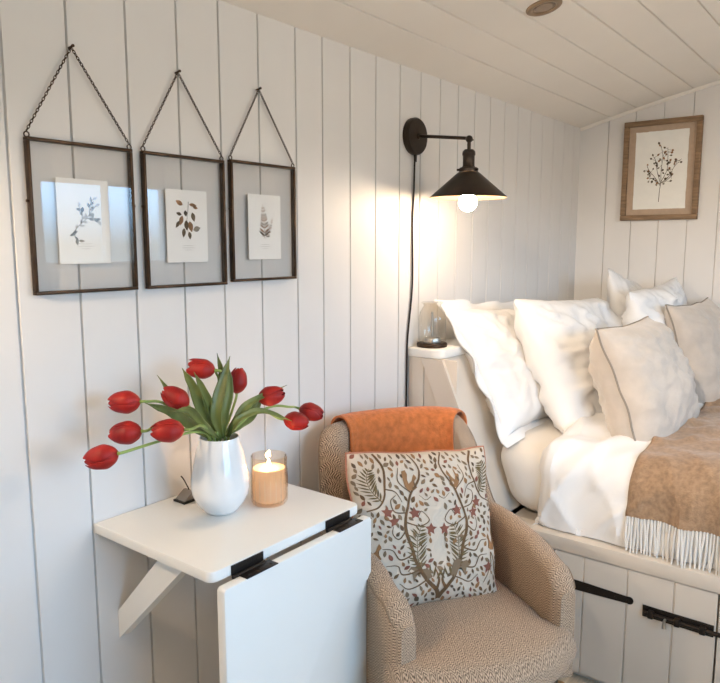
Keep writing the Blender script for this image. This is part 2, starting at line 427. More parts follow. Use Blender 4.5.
mb.addbm(bm); mb.build('shelf', CREAM, head)
def slope_y(z): return .962 + .445 * (z - .45)
mb = MB(); mb.prism([(YW - .002, .404), (YW - .002, .952), (slope_y(.952), .952), (slope_y(.45), .45), (slope_y(.45), .404)], XF + .002, XF + .018, lambda p, q, dd: H((dd, p, q)))
mb.build('cheek_panel', GREIGE, head, smooth=False)
mb = MB(); 
for (a, b) in ((YW - .004, 1.265), (1.2625, 1.135)):
    zb = max(.45, .45 + (b + .07 - .962) / .4 * 0)
    mb.box(H((XF - .006, b, .45)), H((XF + .0018, a, .9525)), .002)
mb.build('cheek_board', GREIGE, head)
mb = MB(); mb.prism([(slope_y(.952) + .085, .952), (slope_y(.952), .952), (slope_y(.4505), .4505), (slope_y(.4505) + .085, .4505)], XF - .016, XF + .0015, lambda p, q, dd: H((dd, p, q)))
mb.build('sloping_trim', GREIGE, head, smooth=False)
mb = MB(); mb.prism([(slope_y(.952) + .014, .952), (slope_y(.952) - .001, .952), (slope_y(.4505) - .001, .4505), (slope_y(.4505) + .014, .4505)], XF - .020, XF - .0165, lambda p, q, dd: H((dd, p, q)))
mb.build('edge_bead', GREIGE, head, smooth=False)
mb = MB(); mb.prism([(slope_y(.952) + .03, .952), (slope_y(.952) + .012, .952), (slope_y(.45) + .012, .45), (slope_y(.45) + .03, .45)], XF + .0185, XE - .005, lambda p, q, dd: H((dd, p, q)))
mb.build('sloping_back_panel', GREIGE, head, smooth=False)

# ------------------------------------------------------------------ bedding
def rbox(lo, hi, n, p, fn=None):
    """rounded soft box as a grid on a cube projected by superellipse"""
    mb = MB(); c = [(lo[i] + hi[i]) / 2 for i in range(3)]; hs = [(hi[i] - lo[i]) / 2 for i in range(3)]
    for ax in range(3):
        for sg in (-1, 1):
            a1, a2 = [(1, 2), (2, 0), (0, 1)][ax]
            n1, n2 = n[a1], n[a2]
            def f(i, j):
                q = [0, 0, 0]; q[ax] = sg; q[a1] = 2 * i / (n1 - 1) - 1; q[a2] = 2 * j / (n2 - 1) - 1
                # round with a fixed radius in metres
                r = p; w = [q[k] * hs[k] for k in range(3)]
                inner = [max(-(hs[k] - r), min(hs[k] - r, w[k])) for k in range(3)]
                d = Vector([w[k] - inner[k] for k in range(3)])
                if d.length > 1e-9: d = d.normalized() * r
                P = Vector([c[k] + inner[k] + d[k] for k in range(3)])
                return fn(P, q) if fn else P
            mb.grid(n1, n2, f)
    return mb
def mfn(P, q):
    w = .012 * nz(P.x * 6, P.y * 5, P.z * 9) + .012 * abs(nz(P.y * 9 + P.z * 4, P.z * 5, P.x * 2))
    if P.z < .46: w *= .2
    nx = -1 if P.x < 2.2 else 0
    return Vector((P.x + nx * w, P.y + (w * .5 + .33 * (P.z - .45) if P.y > .8 else 0), P.z + (w if P.z > .6 else 0)))
mt = rbox((2.060, YO + .02, .4495), (XE - .012, .985, .680), (24, 60, 16), .075, mfn)
tag(mt.build('mattress', SHEET, weld=.0005), 'mattress in an ivory fitted sheet on the built-in bed', 'mattress')

def drape(s, y):
    """duvet / throw profile: s metres from the front fold (negative down the front)"""
    r = .095; arc = r * PI / 2
    ztop = .690 + .025 * math.exp(-((s - .40) / .30) ** 2)
    if s > arc: x = 2.036 + r + (s - arc); z = ztop; n = Vector((0, 0, 1))
    elif s > 0:
        a = s / r; x = 2.036 + r - r * math.cos(a); z = ztop - r + r * math.sin(a); n = Vector((-math.cos(a), 0, math.sin(a)))
    else: x = 2.036 - .010 * math.sin(min(1, -s / .16) * PI); z = .690 - r + s; n = Vector((-1, 0, 0))
    return Vector((x, y, z)), n
def folds(s, y):
    f = 0.016 * nz(y * 3.5, s * 3.0, 1.3) + .014 * (abs(nz(y * 7 + s * 5.5, s * 1.5 - y * 1.5, 7.7)) - .3) + .006 * nz(y * 16 + s * 10, s * 6, 3.1)
    if s < .05: f += .014 * math.sin(y * 34 + 3 * nz(y * 4, s * 3, .4)) * sstep(.1, -.12, s) * (.5 + nz(y * 5, 0, 4))
    return f * 1.5 + .013 * crease(y * 4.5 + s * 4.0, s * 2.2 - y * 1.2, 3.3) * (.3 + .7 * sstep(.9, .0, s)) + .008 * crease(y * 9 - s * 3, s * 4 + y * 2, 8.8)
def duvet_pt(s, y):
    P, n = drape(s, y)
    bottom = sstep(-.10, -.16, s)
    off = folds(s, y) + .008
    edge = sstep(.03, 0, .87 - y)
    P = P + n * (off * (1 - .55 * bottom) + .008 - .030 * edge)
    P.y += .018 * nz(s * 5, y * 2, 9) + 0 * sstep(.3, .8, y)
    if s < 0 and P.x > 2.030 and bottom > .5: P.x = 2.030
    P.z = max(P.z, .4515)
    return P
S0, S1 = -.158, 1.42
mb = MB(); NU, NV = 110, 130
def sv(i): t = i / (NU - 1); return S0 + (S1 - S0) * (t ** 1.6)
def yv(j): return .87 + (YO + .03 - .87) * ((j / (NV - 1)) ** 1.25)
mb.grid(NU, NV, lambda i, j: duvet_pt(sv(i), yv(j)))
duvet = mb.build('duvet', COTTON, mods=[('SOLIDIFY', dict(thickness=.020, offset=-1.0))])
tag(duvet, 'crumpled white cotton duvet spread over the mattress and hanging over its edge', 'duvet')

# tan wool throw with ivory fringe, lying over the duvet
TY0, TY1 = .585, -.35; TS0, TS1 = -.042, 1.16
def throw_pt(s, y):
    P, n = drape(s, y)
    ed = sstep(.0, .25, s)
    wr = .016 * (abs(nz(y * 6 + s * 2, s * 9, 21.0)) - .1) * ed + .05 * sstep(.35, .62, s) * math.exp(-((y - .22) / .16) ** 2) * (.6 + nz(s * 9, y * 8, 2.2)) 
    base = duvet_pt(s, y)
    # rest on top of the duvet everywhere
    d = (base - P).dot(n)
    P = P + n * (max(d, .004) + .007 + max(0, wr))
    P.y += .012 * nz(s * 4, y * 3, 5.5)
    return P
troot = thing('throw_blanket', 'tan wool throw with an ivory fringe laid across the white duvet', 'throw', (2.03, .1, .55))
def T(P): return (P[0] - 2.03, P[1] - .1, P[2] - .55)
mb = MB(); NU2, NV2 = 90, 80
mb.grid(NU2, NV2, lambda i, j: T(throw_pt(lerp(TS0, TS1, (i / (NU2 - 1)) ** 1.3), lerp(TY0, TY1, j / (NV2 - 1)))))
mb.build('blanket', TAN, troot, mods=[('SOLIDIFY', dict(thickness=.006, offset=-1.0))])
mb = MB(); k = 0
y = TY0 - .004
while y > TY1:
    random.seed(int(1000 * (2 + y)))
    P0 = throw_pt(TS0 + .002, y); L = random.uniform(.098, .116); sw = random.uniform(-.007, .007)
    pts = []
    for t in (0, .12, .3, .5, .75, 1):
        q = P0 + Vector((-.002 - .006 * t + .0015 * math.sin(t * 5 + y * 90), sw * t + .0012 * math.sin(t * 6 + y * 300), -L * t))
        dq = duvet_pt(max(S0, TS0 - L * t), y); q.x = min(q.x, dq.x - .004)
        pts.append(T(q))
    mb.tube(catmull(pts, 2), [.0025 + .0008 * (1 if 1 < i < 9 else 0) for i in range(11)], 6)
    y -= random.uniform(.0078, .0098)
tag(mb.build('fringe', FRINGE, troot), 'ivory twisted fringe', kind='stuff')

# ------------------------------------------------------------------ pillows
def pillow_fn(w, h, t, seed=0, flange=0.0, wr=.006, ear=.07, sag=0.0, q=.52, bend=0.0):
    W, Hh = w - 2 * flange, h - 2 * flange
    def f(u, v, side):
        """u, v in [-1, 1]; side -1 front (toward -y), +1 back; local: x width, z height from 0, y thickness"""
        eu = 1 - ear * (1 - v * v); ev = 1 - ear * (1 - u * u)
        x = u * W / 2 * eu; z = v * Hh / 2 * ev
        a = max(0, (1 - abs(u) ** 2.6)) * max(0, (1 - abs(v) ** 2.6))
        T = t / 2 * a ** q
        if sag: T *= 1 + sag * (-v) * .8
        rad = math.hypot(u, v); ang = math.atan2(v, u)
        edge = (1 - a) ** 1.2
        wn = wr * (nz(u * 3 + seed, v * 3, seed + side) * .9 + (abs(nz(ang * 4.5 + seed, rad * 1.6, seed * 2 + side)) - .25) * 1.6 * sstep(.25, .9, rad) + nz(u * 7 + v * 4, v * 5 - u * 3 + seed, side * 3) * .6)
        wn += wr * (1.1 * crease(u * 1.6 + v * 1.9 + seed, v * 1.3 - u * .8, side * 2 + seed) + .9 * crease(u * 3.4 - v * 1.2, v * 2.6 + seed, side + 5)) * .8
        T += wn * min(1, 4 * a)
        yb = bend * (u * u - .3) + .012 * nz(u * 2, v * 2, seed + 11)
        zz = z + .006 * nz(u * 2.5, v * 2.5, seed + 5)
        return Vector((x + .006 * nz(u * 2.5, v * 2.5, seed + 8), yb + side * max(T, .0012), zz + h / 2))
    return f
def make_pillow(name, label, cat, w, h, t, loc, rot, material, group, seed=0, flange=0.0, pipe=None, n=46, **kw):
    root = thing(name, label, cat, loc, rot, group)
    f = pillow_fn(w, h, t, seed, flange, **kw)
    mb = MB()
    for side in (-1, 1):
        mb.grid(n, n, lambda i, j: f(2 * i / (n - 1) - 1, 2 * j / (n - 1) - 1, side))
    body = mb.build('case', material, root, weld=.003, angle=75)
    ring = []
    m_ = 34
    for i in range(m_): ring.append((lerp(-1, 1, i / m_), -1))
    for i in range(m_): ring.append((1, lerp(-1, 1, i / m_)))
    for i in range(m_): ring.append((lerp(1, -1, i / m_), 1))
    for i in range(m_): ring.append((-1, lerp(1, -1, i / m_)))
    if flange:
        mb = MB(); K = 5
        for th in (-.0016, .0016):
            def fl(i, j):
                u, v = ring[i % len(ring)]; P = (f(u, v, -1) + f(u, v, 1)) / 2; t_ = j / (K - 1)
                du = u if abs(u) > .999 else u ** 5; dv = v if abs(v) > .999 else v ** 5
                P = P + Vector((du, 0, dv)) * flange * t_
                P.y += th + t_ * (.008 * math.sin(i * .55 + seed) + .012 * nz(i * .13, seed, 3))
                return P
            mb.grid(len(ring), K, fl, wrapu=True)
        mb.build('flange', material, root)
    if pipe:
        pm, pr_ = pipe
        pts = [(f(u, v, -1) + f(u, v, 1)) / 2 for u, v in ring]
        mb = MB(); mb.tube(pts, pr_, 8, closed=True); mb.build('piping', pm, root)
    return root, f
TILT = math.radians
# two pillows lean on the sloping bed head at the near side, two at the far side
make_pillow('pillow', 'white pillow with a flat flanged edge leaning on the sloping headboard by the shelf', 'pillow', .72, .56, .15, (2.410, .990, .650), (TILT(-32), TILT(4), TILT(1)), COTTON, 'white bed pillows', seed=3, flange=.035, wr=.013)
make_pillow('pillow', 'plump white pillow propped behind the nearer linen cushion', 'pillow', .80, .53, .22, (2.650, .840, .648), (TILT(-27), TILT(3), TILT(-2)), COTTON, 'white bed pillows', seed=9, wr=.015, ear=.05)
make_pillow('pillow', 'white pillow with one corner poking up in front of the end wall', 'pillow', .38, .51, .11, (3.285, .925, .712), (TILT(-16), TILT(12), TILT(-3)), COTTON, 'white bed pillows', seed=14, wr=.010)
make_pillow('pillow', 'creased white pillow standing behind the farther linen cushion', 'pillow', .56, .51, .17, (3.17, .775, .662), (TILT(-8), TILT(-4), TILT(-4)), COTTON, 'white bed pillows', seed=22, wr=.020, ear=.05)
make_pillow('linen_cushion', 'square greige linen cushion, the nearer of two on the bed', 'cushion', .50, .445, .25, (2.455, .590, .655), (TILT(-22), 0, TILT(-2)), LINEN, 'greige linen cushions', seed=31, wr=.009, pipe=(PIPE, .0035))
make_pillow('linen_cushion', 'square greige linen cushion, the farther of two on the bed', 'cushion', .50, .48, .21, (3.19, .560, .640), (TILT(-20), 0, TILT(-6)), LINEN, 'greige linen cushions', seed=44, wr=.009, pipe=(PIPE, .0035))

# ------------------------------------------------------------------ glass jar on the bed-head shelf
j = thing('glass_jar', 'small domed clear glass jar on the headboard shelf', 'jar', (2.036, 1.268, .9845))
mb = MB(); mb.lathe([(.0, .0), (.051, .0), (.052, .004), (.052, .010), (.049, .014), (.0, .014)], 36); tag(mb.build('base', BRASS, j), 'dark metal base')
mb = MB(); mb.lathe([(.044, .0145), (.048, .02), (.048, .095), (.044, .118), (.034, .134), (.030, .140), (.032, .147), (.030, .147), (.028, .140), (.032, .133), (.042, .117), (.0462, .095), (.0462, .021), (.043, .0165)], 40); mb.build('dome', JARGLASS, j)
mb = MB(); mb.tube([(0, 0, .0145), (0, 0, .118)], .0045, 10); mb.lathe([(.0, .0145), (.030, .0145), (.031, .02), (.028, .03), (.012, .034), (0, .034)], 30); mb.build('inner_post', STEEL, j)
mb = MB(); mb.lathe([(0, .1475), (.036, .1475), (.038, .150), (.036, .153), (0, .153)], 36); mb.build('lid', JARGLASS, j)

# ------------------------------------------------------------------ sconces and added fill lamps
def make_sconce(loc, label, bulb=BULB):
    """origin on the wall at the centre of the back plate; -y points into the room"""
    r = thing('wall_sconce', label, 'wall lamp', loc, (0, 0, 0), 'bronze wall sconces')
    def rotl(mbx, prof, n=40):
        k = len(mbx.v); mbx.lathe(prof, n)
        for a in range(k, len(mbx.v)):
            vx, vy, vz = mbx.v[a]; mbx.v[a] = (vx, -vz, vy)
    mb = MB(); rotl(mb, [(0, .0005), (.059, .0005), (.060, .004), (.060, .018), (.056, .023), (.0, .024)]); mb.build('back_plate', BRONZE, r)
    mb = MB(); mb.tube([(0, -.022, 0), (.0, -.030, 0)], [.011, .009], 14); mb.tube([(0, -.028, 0), (.0, -.213, -.024)], .0055, 12)
    mb.build('arm', BRONZE, r)
    mb = MB(); bm = bmesh.new(); bmesh.ops.create_uvsphere(bm, u_segments=20, v_segments=12, radius=.0115); mb.addbm(bm, 0, Matrix.Translation((0, -.213, -.026)))
    mb.tube([(-.004, -.213, -.026), (.024, -.213, -.026)], .003, 8); mb.lathe([(0, .0), (.006, .0), (.006, .006), (0, .006)], 12, (.0, -.213, -.047)); mb.tube([(0, -.213, -.03), (0, -.213, -.062)], .0058, 12); mb.build('knuckle', BRONZE, r)
    c = (0, -.213, 0)
    mb = MB(); mb.lathe([(0, -.058), (.014, -.058), (.019, -.063), (.0205, -.068), (.0205, -.075), (.0185, -.078), (.0185, -.108), (.021, -.112), (.026, -.113), (.030, -.116), (.030, -.126), (.018, -.126), (.0, -.126)], 30, c)
    for a in (0.3, 0.3 + 2 * PI / 3, 0.3 + 4 * PI / 3):
        mb.tube([(.027 * math.cos(a), -.213 + .027 * math.sin(a), -.121), (.038 * math.cos(a), -.213 + .038 * math.sin(a), -.121)], .0035, 8)
    mb.build('lamp_holder', BRONZE, r)
    mb = MB(); mb.lathe([(.024, -.1265), (.032, -.128), (.040, -.134), (.1195, -.203), (.1215, -.206), (.1205, -.2075)], 64, c)
    mb.lathe([(.1205, -.2075), (.1185, -.2055), (.039, -.1365), (.031, -.1305), (.022, -.1285)], 64, c, 1)
    mb.build('shade', [BRONZE, SHADE_IN], r)
    mb = MB(); prof = [(0.0, -.250)]
    for k in range(1, 13):
        a = PI * k / 16; prof.append((.029 * math.sin(a), -.221 - .029 * math.cos(a)))
    prof += [(.0145, -.190), (.0125, -.178)]
    mb.lathe(prof, 28, c); mb.build('bulb', bulb, r)
    mb = MB(); mb.lathe([(.0124, -.1785), (.0128, -.172), (.0128, -.150), (.0, -.150)], 20, c); mb.build('bulb_cap', STEEL, r)
    return r
sc = make_sconce((1.994, YW, 1.685), 'dark bronze cone-shade wall lamp with a lit bulb beside the bed')
mb = MB(); cord = [(2.0, YW - .012, 1.632), (1.999, YW - .010, 1.60), (2.002, YW - .006, 1.50), (1.996, YW - .006, 1.40), (1.997, YW - .007, 1.20), (1.985 - .012, YW - .006, 1.02), (1.970, YW - .006, .90), (1.969, YW - .006, .70), (1.970, YW - .007, .35)]
cp = [(p[0] - 2.0, p[1] - YW, p[2] - 1.69) for p in cord]
mb.tube(catmull(cp, 8), .0032, 8); mb.tube([cp[0], (cp[0][0], cp[0][1], cp[0][2] - .024)], [.006, .005], 10); mb.build('cord', BLACK, sc)
make_sconce((.10, YW, 1.660), 'dark bronze cone-shade wall lamp on the left wall, out of the picture', SIDEBULB)
gl = thing('added_fill_globe', 'added glowing fill globe between the two windows, out of the picture', 'wall lamp', (1.60, YO, 1.70))  # unseen globe added to lift the ceiling and end wall with warm light
mb = MB(); mb.box((-.04, .0005, -.05), (.04, .02, .05), .004); mb.build('back_plate', BRONZE, gl)
mb = MB(); mb.tube([(0, .018, 0), (0, .10, 0)], .007, 10); mb.lathe([(0, -.014), (.03, -.012), (.03, .012), (0, .014)], 24, (0, .11, 0)); mb.build('arm', BRONZE, gl)
mb = MB(); mb.lathe([(0, .0145)] + [(.09 * math.sin(PI * k / 20), .098 - .09 * math.cos(PI * k / 20)) for k in range(3, 21)], 36, (0, .11, 0)); mb.build('globe', FILL_GLOW, gl)

SPOT = Vector((-.30, .30, ceil_z(.30) - .085)); AIM = Vector((2.90, .58, .84))
q_ = (AIM - SPOT).to_track_quat('-Z', 'Y')
sp = thing('added_fill_spot', 'added fill spotlight on the ceiling aimed at the bed, out of the picture', 'spotlight', SPOT)  # unseen spotlight added to brighten the bed and end wall
mb = MB(); mb.tube([(0, 0, .084), (0, 0, .076)], [.035, .035], 24); mb.tube([(0, 0, .078), (0, 0, .03)], .007, 10); mb.build('mount', BRONZE, sp)
mb = MB(); mb.lathe([(0, .050), (.030, .050), (.036, .044), (.036, -.012), (.033, -.012), (.033, .010), (0, .012)], 28)
hd = mb.build('spot_head', BRONZE, sp); hd.rotation_mode = 'QUATERNION'; hd.rotation_quaternion = q_
ld = bpy.data.lights.new('fill_spot_lamp', 'SPOT'); ld.energy = FILL_SPOT_POWER; ld.color = FILL_COLOR; ld.spot_size = TILT(42); ld.spot_blend = .8; ld.shadow_soft_size = .03
lo = bpy.data.objects.new('fill_spot_lamp', ld); COL.objects.link(lo); lo.parent = sp; lo.rotation_mode = 'QUATERNION'; lo.rotation_quaternion = q_; lo.location = q_ @ Vector((0, 0, .008))

# recessed downlight, unlit
ydl = .885; zdl = ceil_z(ydl); sl = math.atan((ceil_z(ydl + .02) - ceil_z(ydl - .02)) / .04)
d = thing('ceiling_downlight', 'round brushed bronze downlight set in the boarded ceiling, unlit', 'downlight', (2.0, ydl, zdl), (sl, 0, 0))
BRZ = mat('brushed_bronze', (0.35, 0.25, 0.16), 0.35, 0.5, 0.9)
mb = MB(); mb.lathe([(.033, -.0035), (.036, -.006), (.046, -.006), (.051, -.003), (.052, .001)], 40); mb.build('bezel', BRZ, d)
mb = MB(); mb.lathe([(.0335, -.0035), (.030, -.001), (.026, -.0008), (.024, -.003), (.0, -.0035)], 40); mb.build('lens', mat('downlight_lens', (0.30, 0.21, 0.14), 0.2, 0.6, 0.5), d)

# ------------------------------------------------------------------ three glass frames on chains
def leafpoly(cx, cy, L, w, a, n=6):
    pts = []
    for k in range(n + 1):
        t = k / n; pts.append((t * L, w * math.sin(PI * t ** .85)))
    for k in range(n - 1, 0, -1):
        t = k / n; pts.append((t * L, -w * math.sin(PI * t ** .85)))
    ca, sa = math.cos(a), math.sin(a)
    return [(cx + x * ca - y * sa, cy + x * sa + y * ca) for x, y in pts]
def strokepoly(P, w0, w1):
    n = len(P); Lf = []; Rt = []
    for i in range(n):
        a = P[max(0, i - 1)]; b = P[min(n - 1, i + 1)]; dx, dy = b[0] - a[0], b[1] - a[1]; l = math.hypot(dx, dy) or 1
        w = lerp(w0, w1, i / (n - 1)) / 2; Lf.append((P[i][0] - dy / l * w, P[i][1] + dx / l * w)); Rt.append((P[i][0] + dy / l * w, P[i][1] - dx / l * w))
    return Lf, Rt
class Draw:
    """flat artwork: polygons and strokes mapped on to a surface"""
    def __init__(s, fn): s.mb = MB(); s.fn = fn
    def poly(s, P, mi=0):
        cx = sum(p[0] for p in P) / len(P); cy = sum(p[1] for p in P) / len(P); n = len(P)
        s.mb.add([s.fn(cx, cy)] + [s.fn(*p) for p in P], [(0, i + 1, (i + 1) % n + 1) for i in range(n)], mi)
    def stroke(s, P, w0, w1, mi=0):
        A, Bq = strokepoly(P, w0, w1); n = len(P)
        s.mb.add([s.fn(*p) for p in A] + [s.fn(*p) for p in Bq], [(i, i + 1, n + i + 1, n + i) for i in range(n - 1)], mi)
    def leaf(s, *a, mi=0): s.poly(leafpoly(*a), mi)
def curve2(P, n=8): return [(p.x, p.y) for p in catmull([(a, b, 0) for a, b in P], n)]

FW, FH, FD = .228, .297, .014
def art_sprig(d):
    rnd = random.Random(4)
    for P, n in (([(-.030, -.034), (-.012, -.014), (.004, .0), (.026, .026)], 9), ([(-.006, -.008), (-.004, .010), (-.010, .022)], 5), ([(.004, .0), (.020, .002), (.032, -.004)], 5), ([(.012, .010), (.014, .026), (.020, .038)], 5), ([(-.020, -.022), (-.022, -.036), (-.014, -.044)], 4)):
        st = curve2(P); d.stroke(st, .0016, .0011, mi=1)
        for k in range(n):
            i = int((k + 1) * (len(st) - 1) / n); p = st[i]; q = st[i - 1]; a = math.atan2(p[1] - q[1], p[0] - q[0]) + (1 if k % 2 else -1) * rnd.uniform(.4, .9)
            d.leaf(p[0], p[1], rnd.uniform(.010, .015), rnd.uniform(.0022, .0034), a, mi=rnd.choice((1, 1, 3, 0)))
def art_foliage(d):
    rnd = random.Random(11)
    d.stroke(curve2([(.004, .050), (.002, .03), (-.002, .0), (.004, -.034)]), .0012, .0008)
    for (x, y, L, w, a) in ((-.012, .042, .022, .0055, 2.7), (.006, .044, .022, .004, -.1), (.016, .040, .016, .004, -.3), (-.006, .03, .014, .005, -1.4),
                            (.014, .026, .022, .0060, -1.3), (-.014, .018, .024, .0060, -1.9), (-.022, .006, .020, .0045, -2.2), (-.004, .008, .024, .0065, -1.5),
                            (.006, .006, .026, .0070, -1.35), (.016, -.014, .022, .0065, .25), (-.010, -.010, .022, .0055, -1.7), (.004, -.018, .018, .005, -1.4), (-.016, .020, .016, .004, 2.9)):
        d.leaf(x, y, L, w, a, mi=rnd.choice((0, 0, 1, 2)))
        d.stroke([(x, y), (x + L * .8 * math.cos(a), y + L * .8 * math.sin(a))], .0006, .0004, mi=1)
def art_fern(d):
    for (P, Lm, n) in (([(-.002, -.036), (-.002, -.005), (-.004, .022), (-.008, .052)], .024, 9), ([(.002, -.034), (.012, -.018), (.020, -.002), (.028, .020)], .013, 9), ([(-.003, -.032), (-.008, -.024), (-.014, -.018)], .007, 4)):
        st = curve2(P); d.stroke(st, .0010, .0005, mi=2)
        for k in range(n):
            i = int((k + 1) * (len(st) - 1) / (n + 1)); p = st[i]; q = st[min(i + 1, len(st) - 1)]; a = math.atan2(q[1] - p[1], q[0] - p[0]); L = Lm * (1 - .75 * k / n)
            for sg in (-1, 1): d.leaf(p[0], p[1], L, L * .11, a + sg * 1.0, mi=2 if k % 3 else 0)
def make_frame(cx, zt, label, art, cardw, cardh, cdx, cdz):
    # origin: centre of the back of the frame, on the wall; x along wall, -y into room
    r = thing('hanging_glass_frame', label, 'picture frame', (cx, YW, zt - FH / 2), (0, 0, 0), 'glass frames hung on chains')
    y1, y0 = -.0035, -.0035 - FD; t = .0065
    mb = MB()
    mb.box((-FW / 2, y0, FH / 2 - t), (FW / 2, y1, FH / 2), .0015); mb.box((-FW / 2, y0, -FH / 2), (FW / 2, y1, -FH / 2 + t), .0015)
    mb.box((-FW / 2, y0, -FH / 2 + t), (-FW / 2 + t, y1, FH / 2 - t), .0015); mb.box((FW / 2 - t, y0, -FH / 2 + t), (FW / 2, y1, FH / 2 - t), .0015)
    for sx_ in (-1, 1):       # small clasp screws at mid height
        mb.tube([(sx_ * FW / 2, (y0 + y1) / 2, .03), (sx_ * (FW / 2 + .004), (y0 + y1) / 2, .03)], .003, 8)
        mb.tube([(sx_ * (FW / 2 - .004) + .005 * math.cos(a), (y0 + y1) / 2, FH / 2 + .004 + .005 * math.sin(a)) for a in [2 * PI * k / 12 for k in range(12)]], .0014, 6, closed=True)
    mb.build('frame', BRASS, r)
    for yy_ in (-.0075, -.0150):
        g = MB(); g.box((-FW / 2 + t, yy_ - .0008, -FH / 2 + t), (FW / 2 - t, yy_ + .0008, FH / 2 - t)); g.build('glass_pane', GLASS, r)
    cd_ = MB(); cd_.box((cdx - cardw / 2, -.0122, cdz - cardh / 2), (cdx + cardw / 2, -.0110, cdz + cardh / 2)); card = cd_.build('botanical_card', CARDP, r)
    D = Draw(lambda a, b: (cdx + a, -.0126, cdz + b + .006)); art(D)
    for q, (w_, yy2) in enumerate(((.030, -.050), (.036, -.055), (.020, -.060))):
        D.stroke([(-w_ / 2, yy2), (w_ / 2, yy2)], .0007, .0007, mi=3)
    D.mb.build('botanical_print', [INK, INK2, INK3, INKL], card, smooth=False)
    apex = Vector((-.010, -.010, FH / 2 + .180))
    for sx_ in (-1, 1):
        a = Vector((sx_ * (FW / 2 - .004), (y0 + y1) / 2, FH / 2 + .010)); d_ = apex - a; L = d_.length; n = int(L / .0062)
        ch = MB(); tdir = d_.normalized(); u = tdir.cross(Vector((0, 1, 0))).normalized(); w = tdir.cross(u)
        for k in range(n):
            c_ = a + d_ * ((k + .5) / n); s1 = u if k % 2 else w
            ch.tube([c_ + tdir * (.0043 * math.cos(q)) + s1 * (.0024 * math.sin(q)) for q in [2 * PI * e / 8 for e in range(8)]], .0009, 5, closed=True)
        ch.build('chain', BRASS, r)
    nl = MB(); nl.tube([apex + Vector((0, .0095, 0)), apex + Vector((0, -.006, .002))], .002, 8); nl.tube([apex + Vector((0, -.005, .002)), apex + Vector((0, -.008, .002))], .003, 10); nl.build('nail', BRASS, r)
make_frame(.792, 1.531, 'brass glass frame on a chain holding a grey twig print, window mirrored in its glass', art_sprig, .112, .168, -.003, -.006)
make_frame(1.046, 1.531, 'brass glass frame on a chain holding a dark leaf cluster print, between two others', art_foliage, .116, .164, .001, -.010)
make_frame(1.294, 1.536, 'brass glass frame on a chain holding a brown fern print, nearest the wall lamp', art_fern, .115, .164, .001, -.012)

# ------------------------------------------------------------------ framed print on the end wall
PW, PH = .342, .456; pc = (.939, 1.674)
r = thing('framed_print', 'weathered oak frame with a sepia seed-branch print on the end wall above the bed', 'picture frame', (XE, pc[0], pc[1]))
def E(a, b, dd): return (-dd, -a, b)            # a to the right in the picture, b up, dd out from the wall
t = .024; mb = MB()
def fbox(a0, a1, b0, b1): 
    mb.box((-.026, -a1, b0), (-.001, -a0, b1), .003)
fbox(-PW / 2, PW / 2, PH / 2 - t, PH / 2); fbox(-PW / 2, PW / 2, -PH / 2, -PH / 2 + t); fbox(-PW / 2, -PW / 2 + t, -PH / 2 + t, PH / 2 - t); fbox(PW / 2 - t, PW / 2, -PH / 2 + t, PH / 2 - t)
mb.build('frame', OAK, r)
mb = MB(); mb.box((-.012, -PW / 2 + t, -PH / 2 + t), (-.002, PW / 2 - t, PH / 2 - t)); mb.build('mount', MATB, r)
pw, ph = .232, .354; N = 60; ring = []
for k in range(N):
    s_ = k / N * 4; e = int(s_); f_ = s_ - e
    p = [(-1 + 2 * f_, -1), (1, -1 + 2 * f_), (1 - 2 * f_, 1), (-1, 1 - 2 * f_)][e]
    ring.append((p[0] * pw / 2 + .0025 * nz(k * .7, 3, 1), p[1] * ph / 2 + .0025 * nz(k * .7, 9, 2)))
mb = MB(); mb.prism(ring, .0125, .0142, E); pap = mb.build('deckle_paper', PAPER, r, smooth=False)
D = Draw(lambda a, b: E(a, b, .0148)); rnd = random.Random(5)
D.stroke(curve2([(.0, -.145), (.002, -.09), (.006, -.055), (.004, -.03)]), .0030, .0016)
tips = []
for (P, k) in (([(.002, -.07), (-.02, -.035), (-.045, -.005), (-.060, .02)], 9), ([(.004, -.06), (-.012, -.01), (-.022, .04), (-.03, .06)], 9), ([(.006, -.055), (.004, .0), (.008, .06), (-.002, .11)], 12),
               ([(.006, -.055), (.03, .0), (.03, .06), (.028, .10)], 11), ([(.006, -.06), (.04, -.03), (.06, .01), (.09, .045)], 11), ([(.005, -.065), (-.03, -.04), (-.055, -.03)], 6), ([(.006, -.06), (.035, -.045), (.06, -.02)], 6)):
    st = curve2(P); D.stroke(st, .0024, .0014)
    for q in range(k):
        i = int(len(st) * (.35 + .65 * q / k)); p = st[min(i, len(st) - 1)]; a = rnd.uniform(0, 2 * PI); L = rnd.uniform(.008, .018)
        e = (p[0] + L * math.cos(a), p[1] + L * math.sin(a)); D.stroke([p, e], .0013, .0011); D.leaf(e[0], e[1], rnd.uniform(.010, .015), rnd.uniform(.0036, .0055), a + rnd.uniform(-.5, .5), mi=rnd.choice((0, 0, 1, 2)))
D.mb.build('botanical_print', [INK, INK3, INK2], pap, smooth=False)

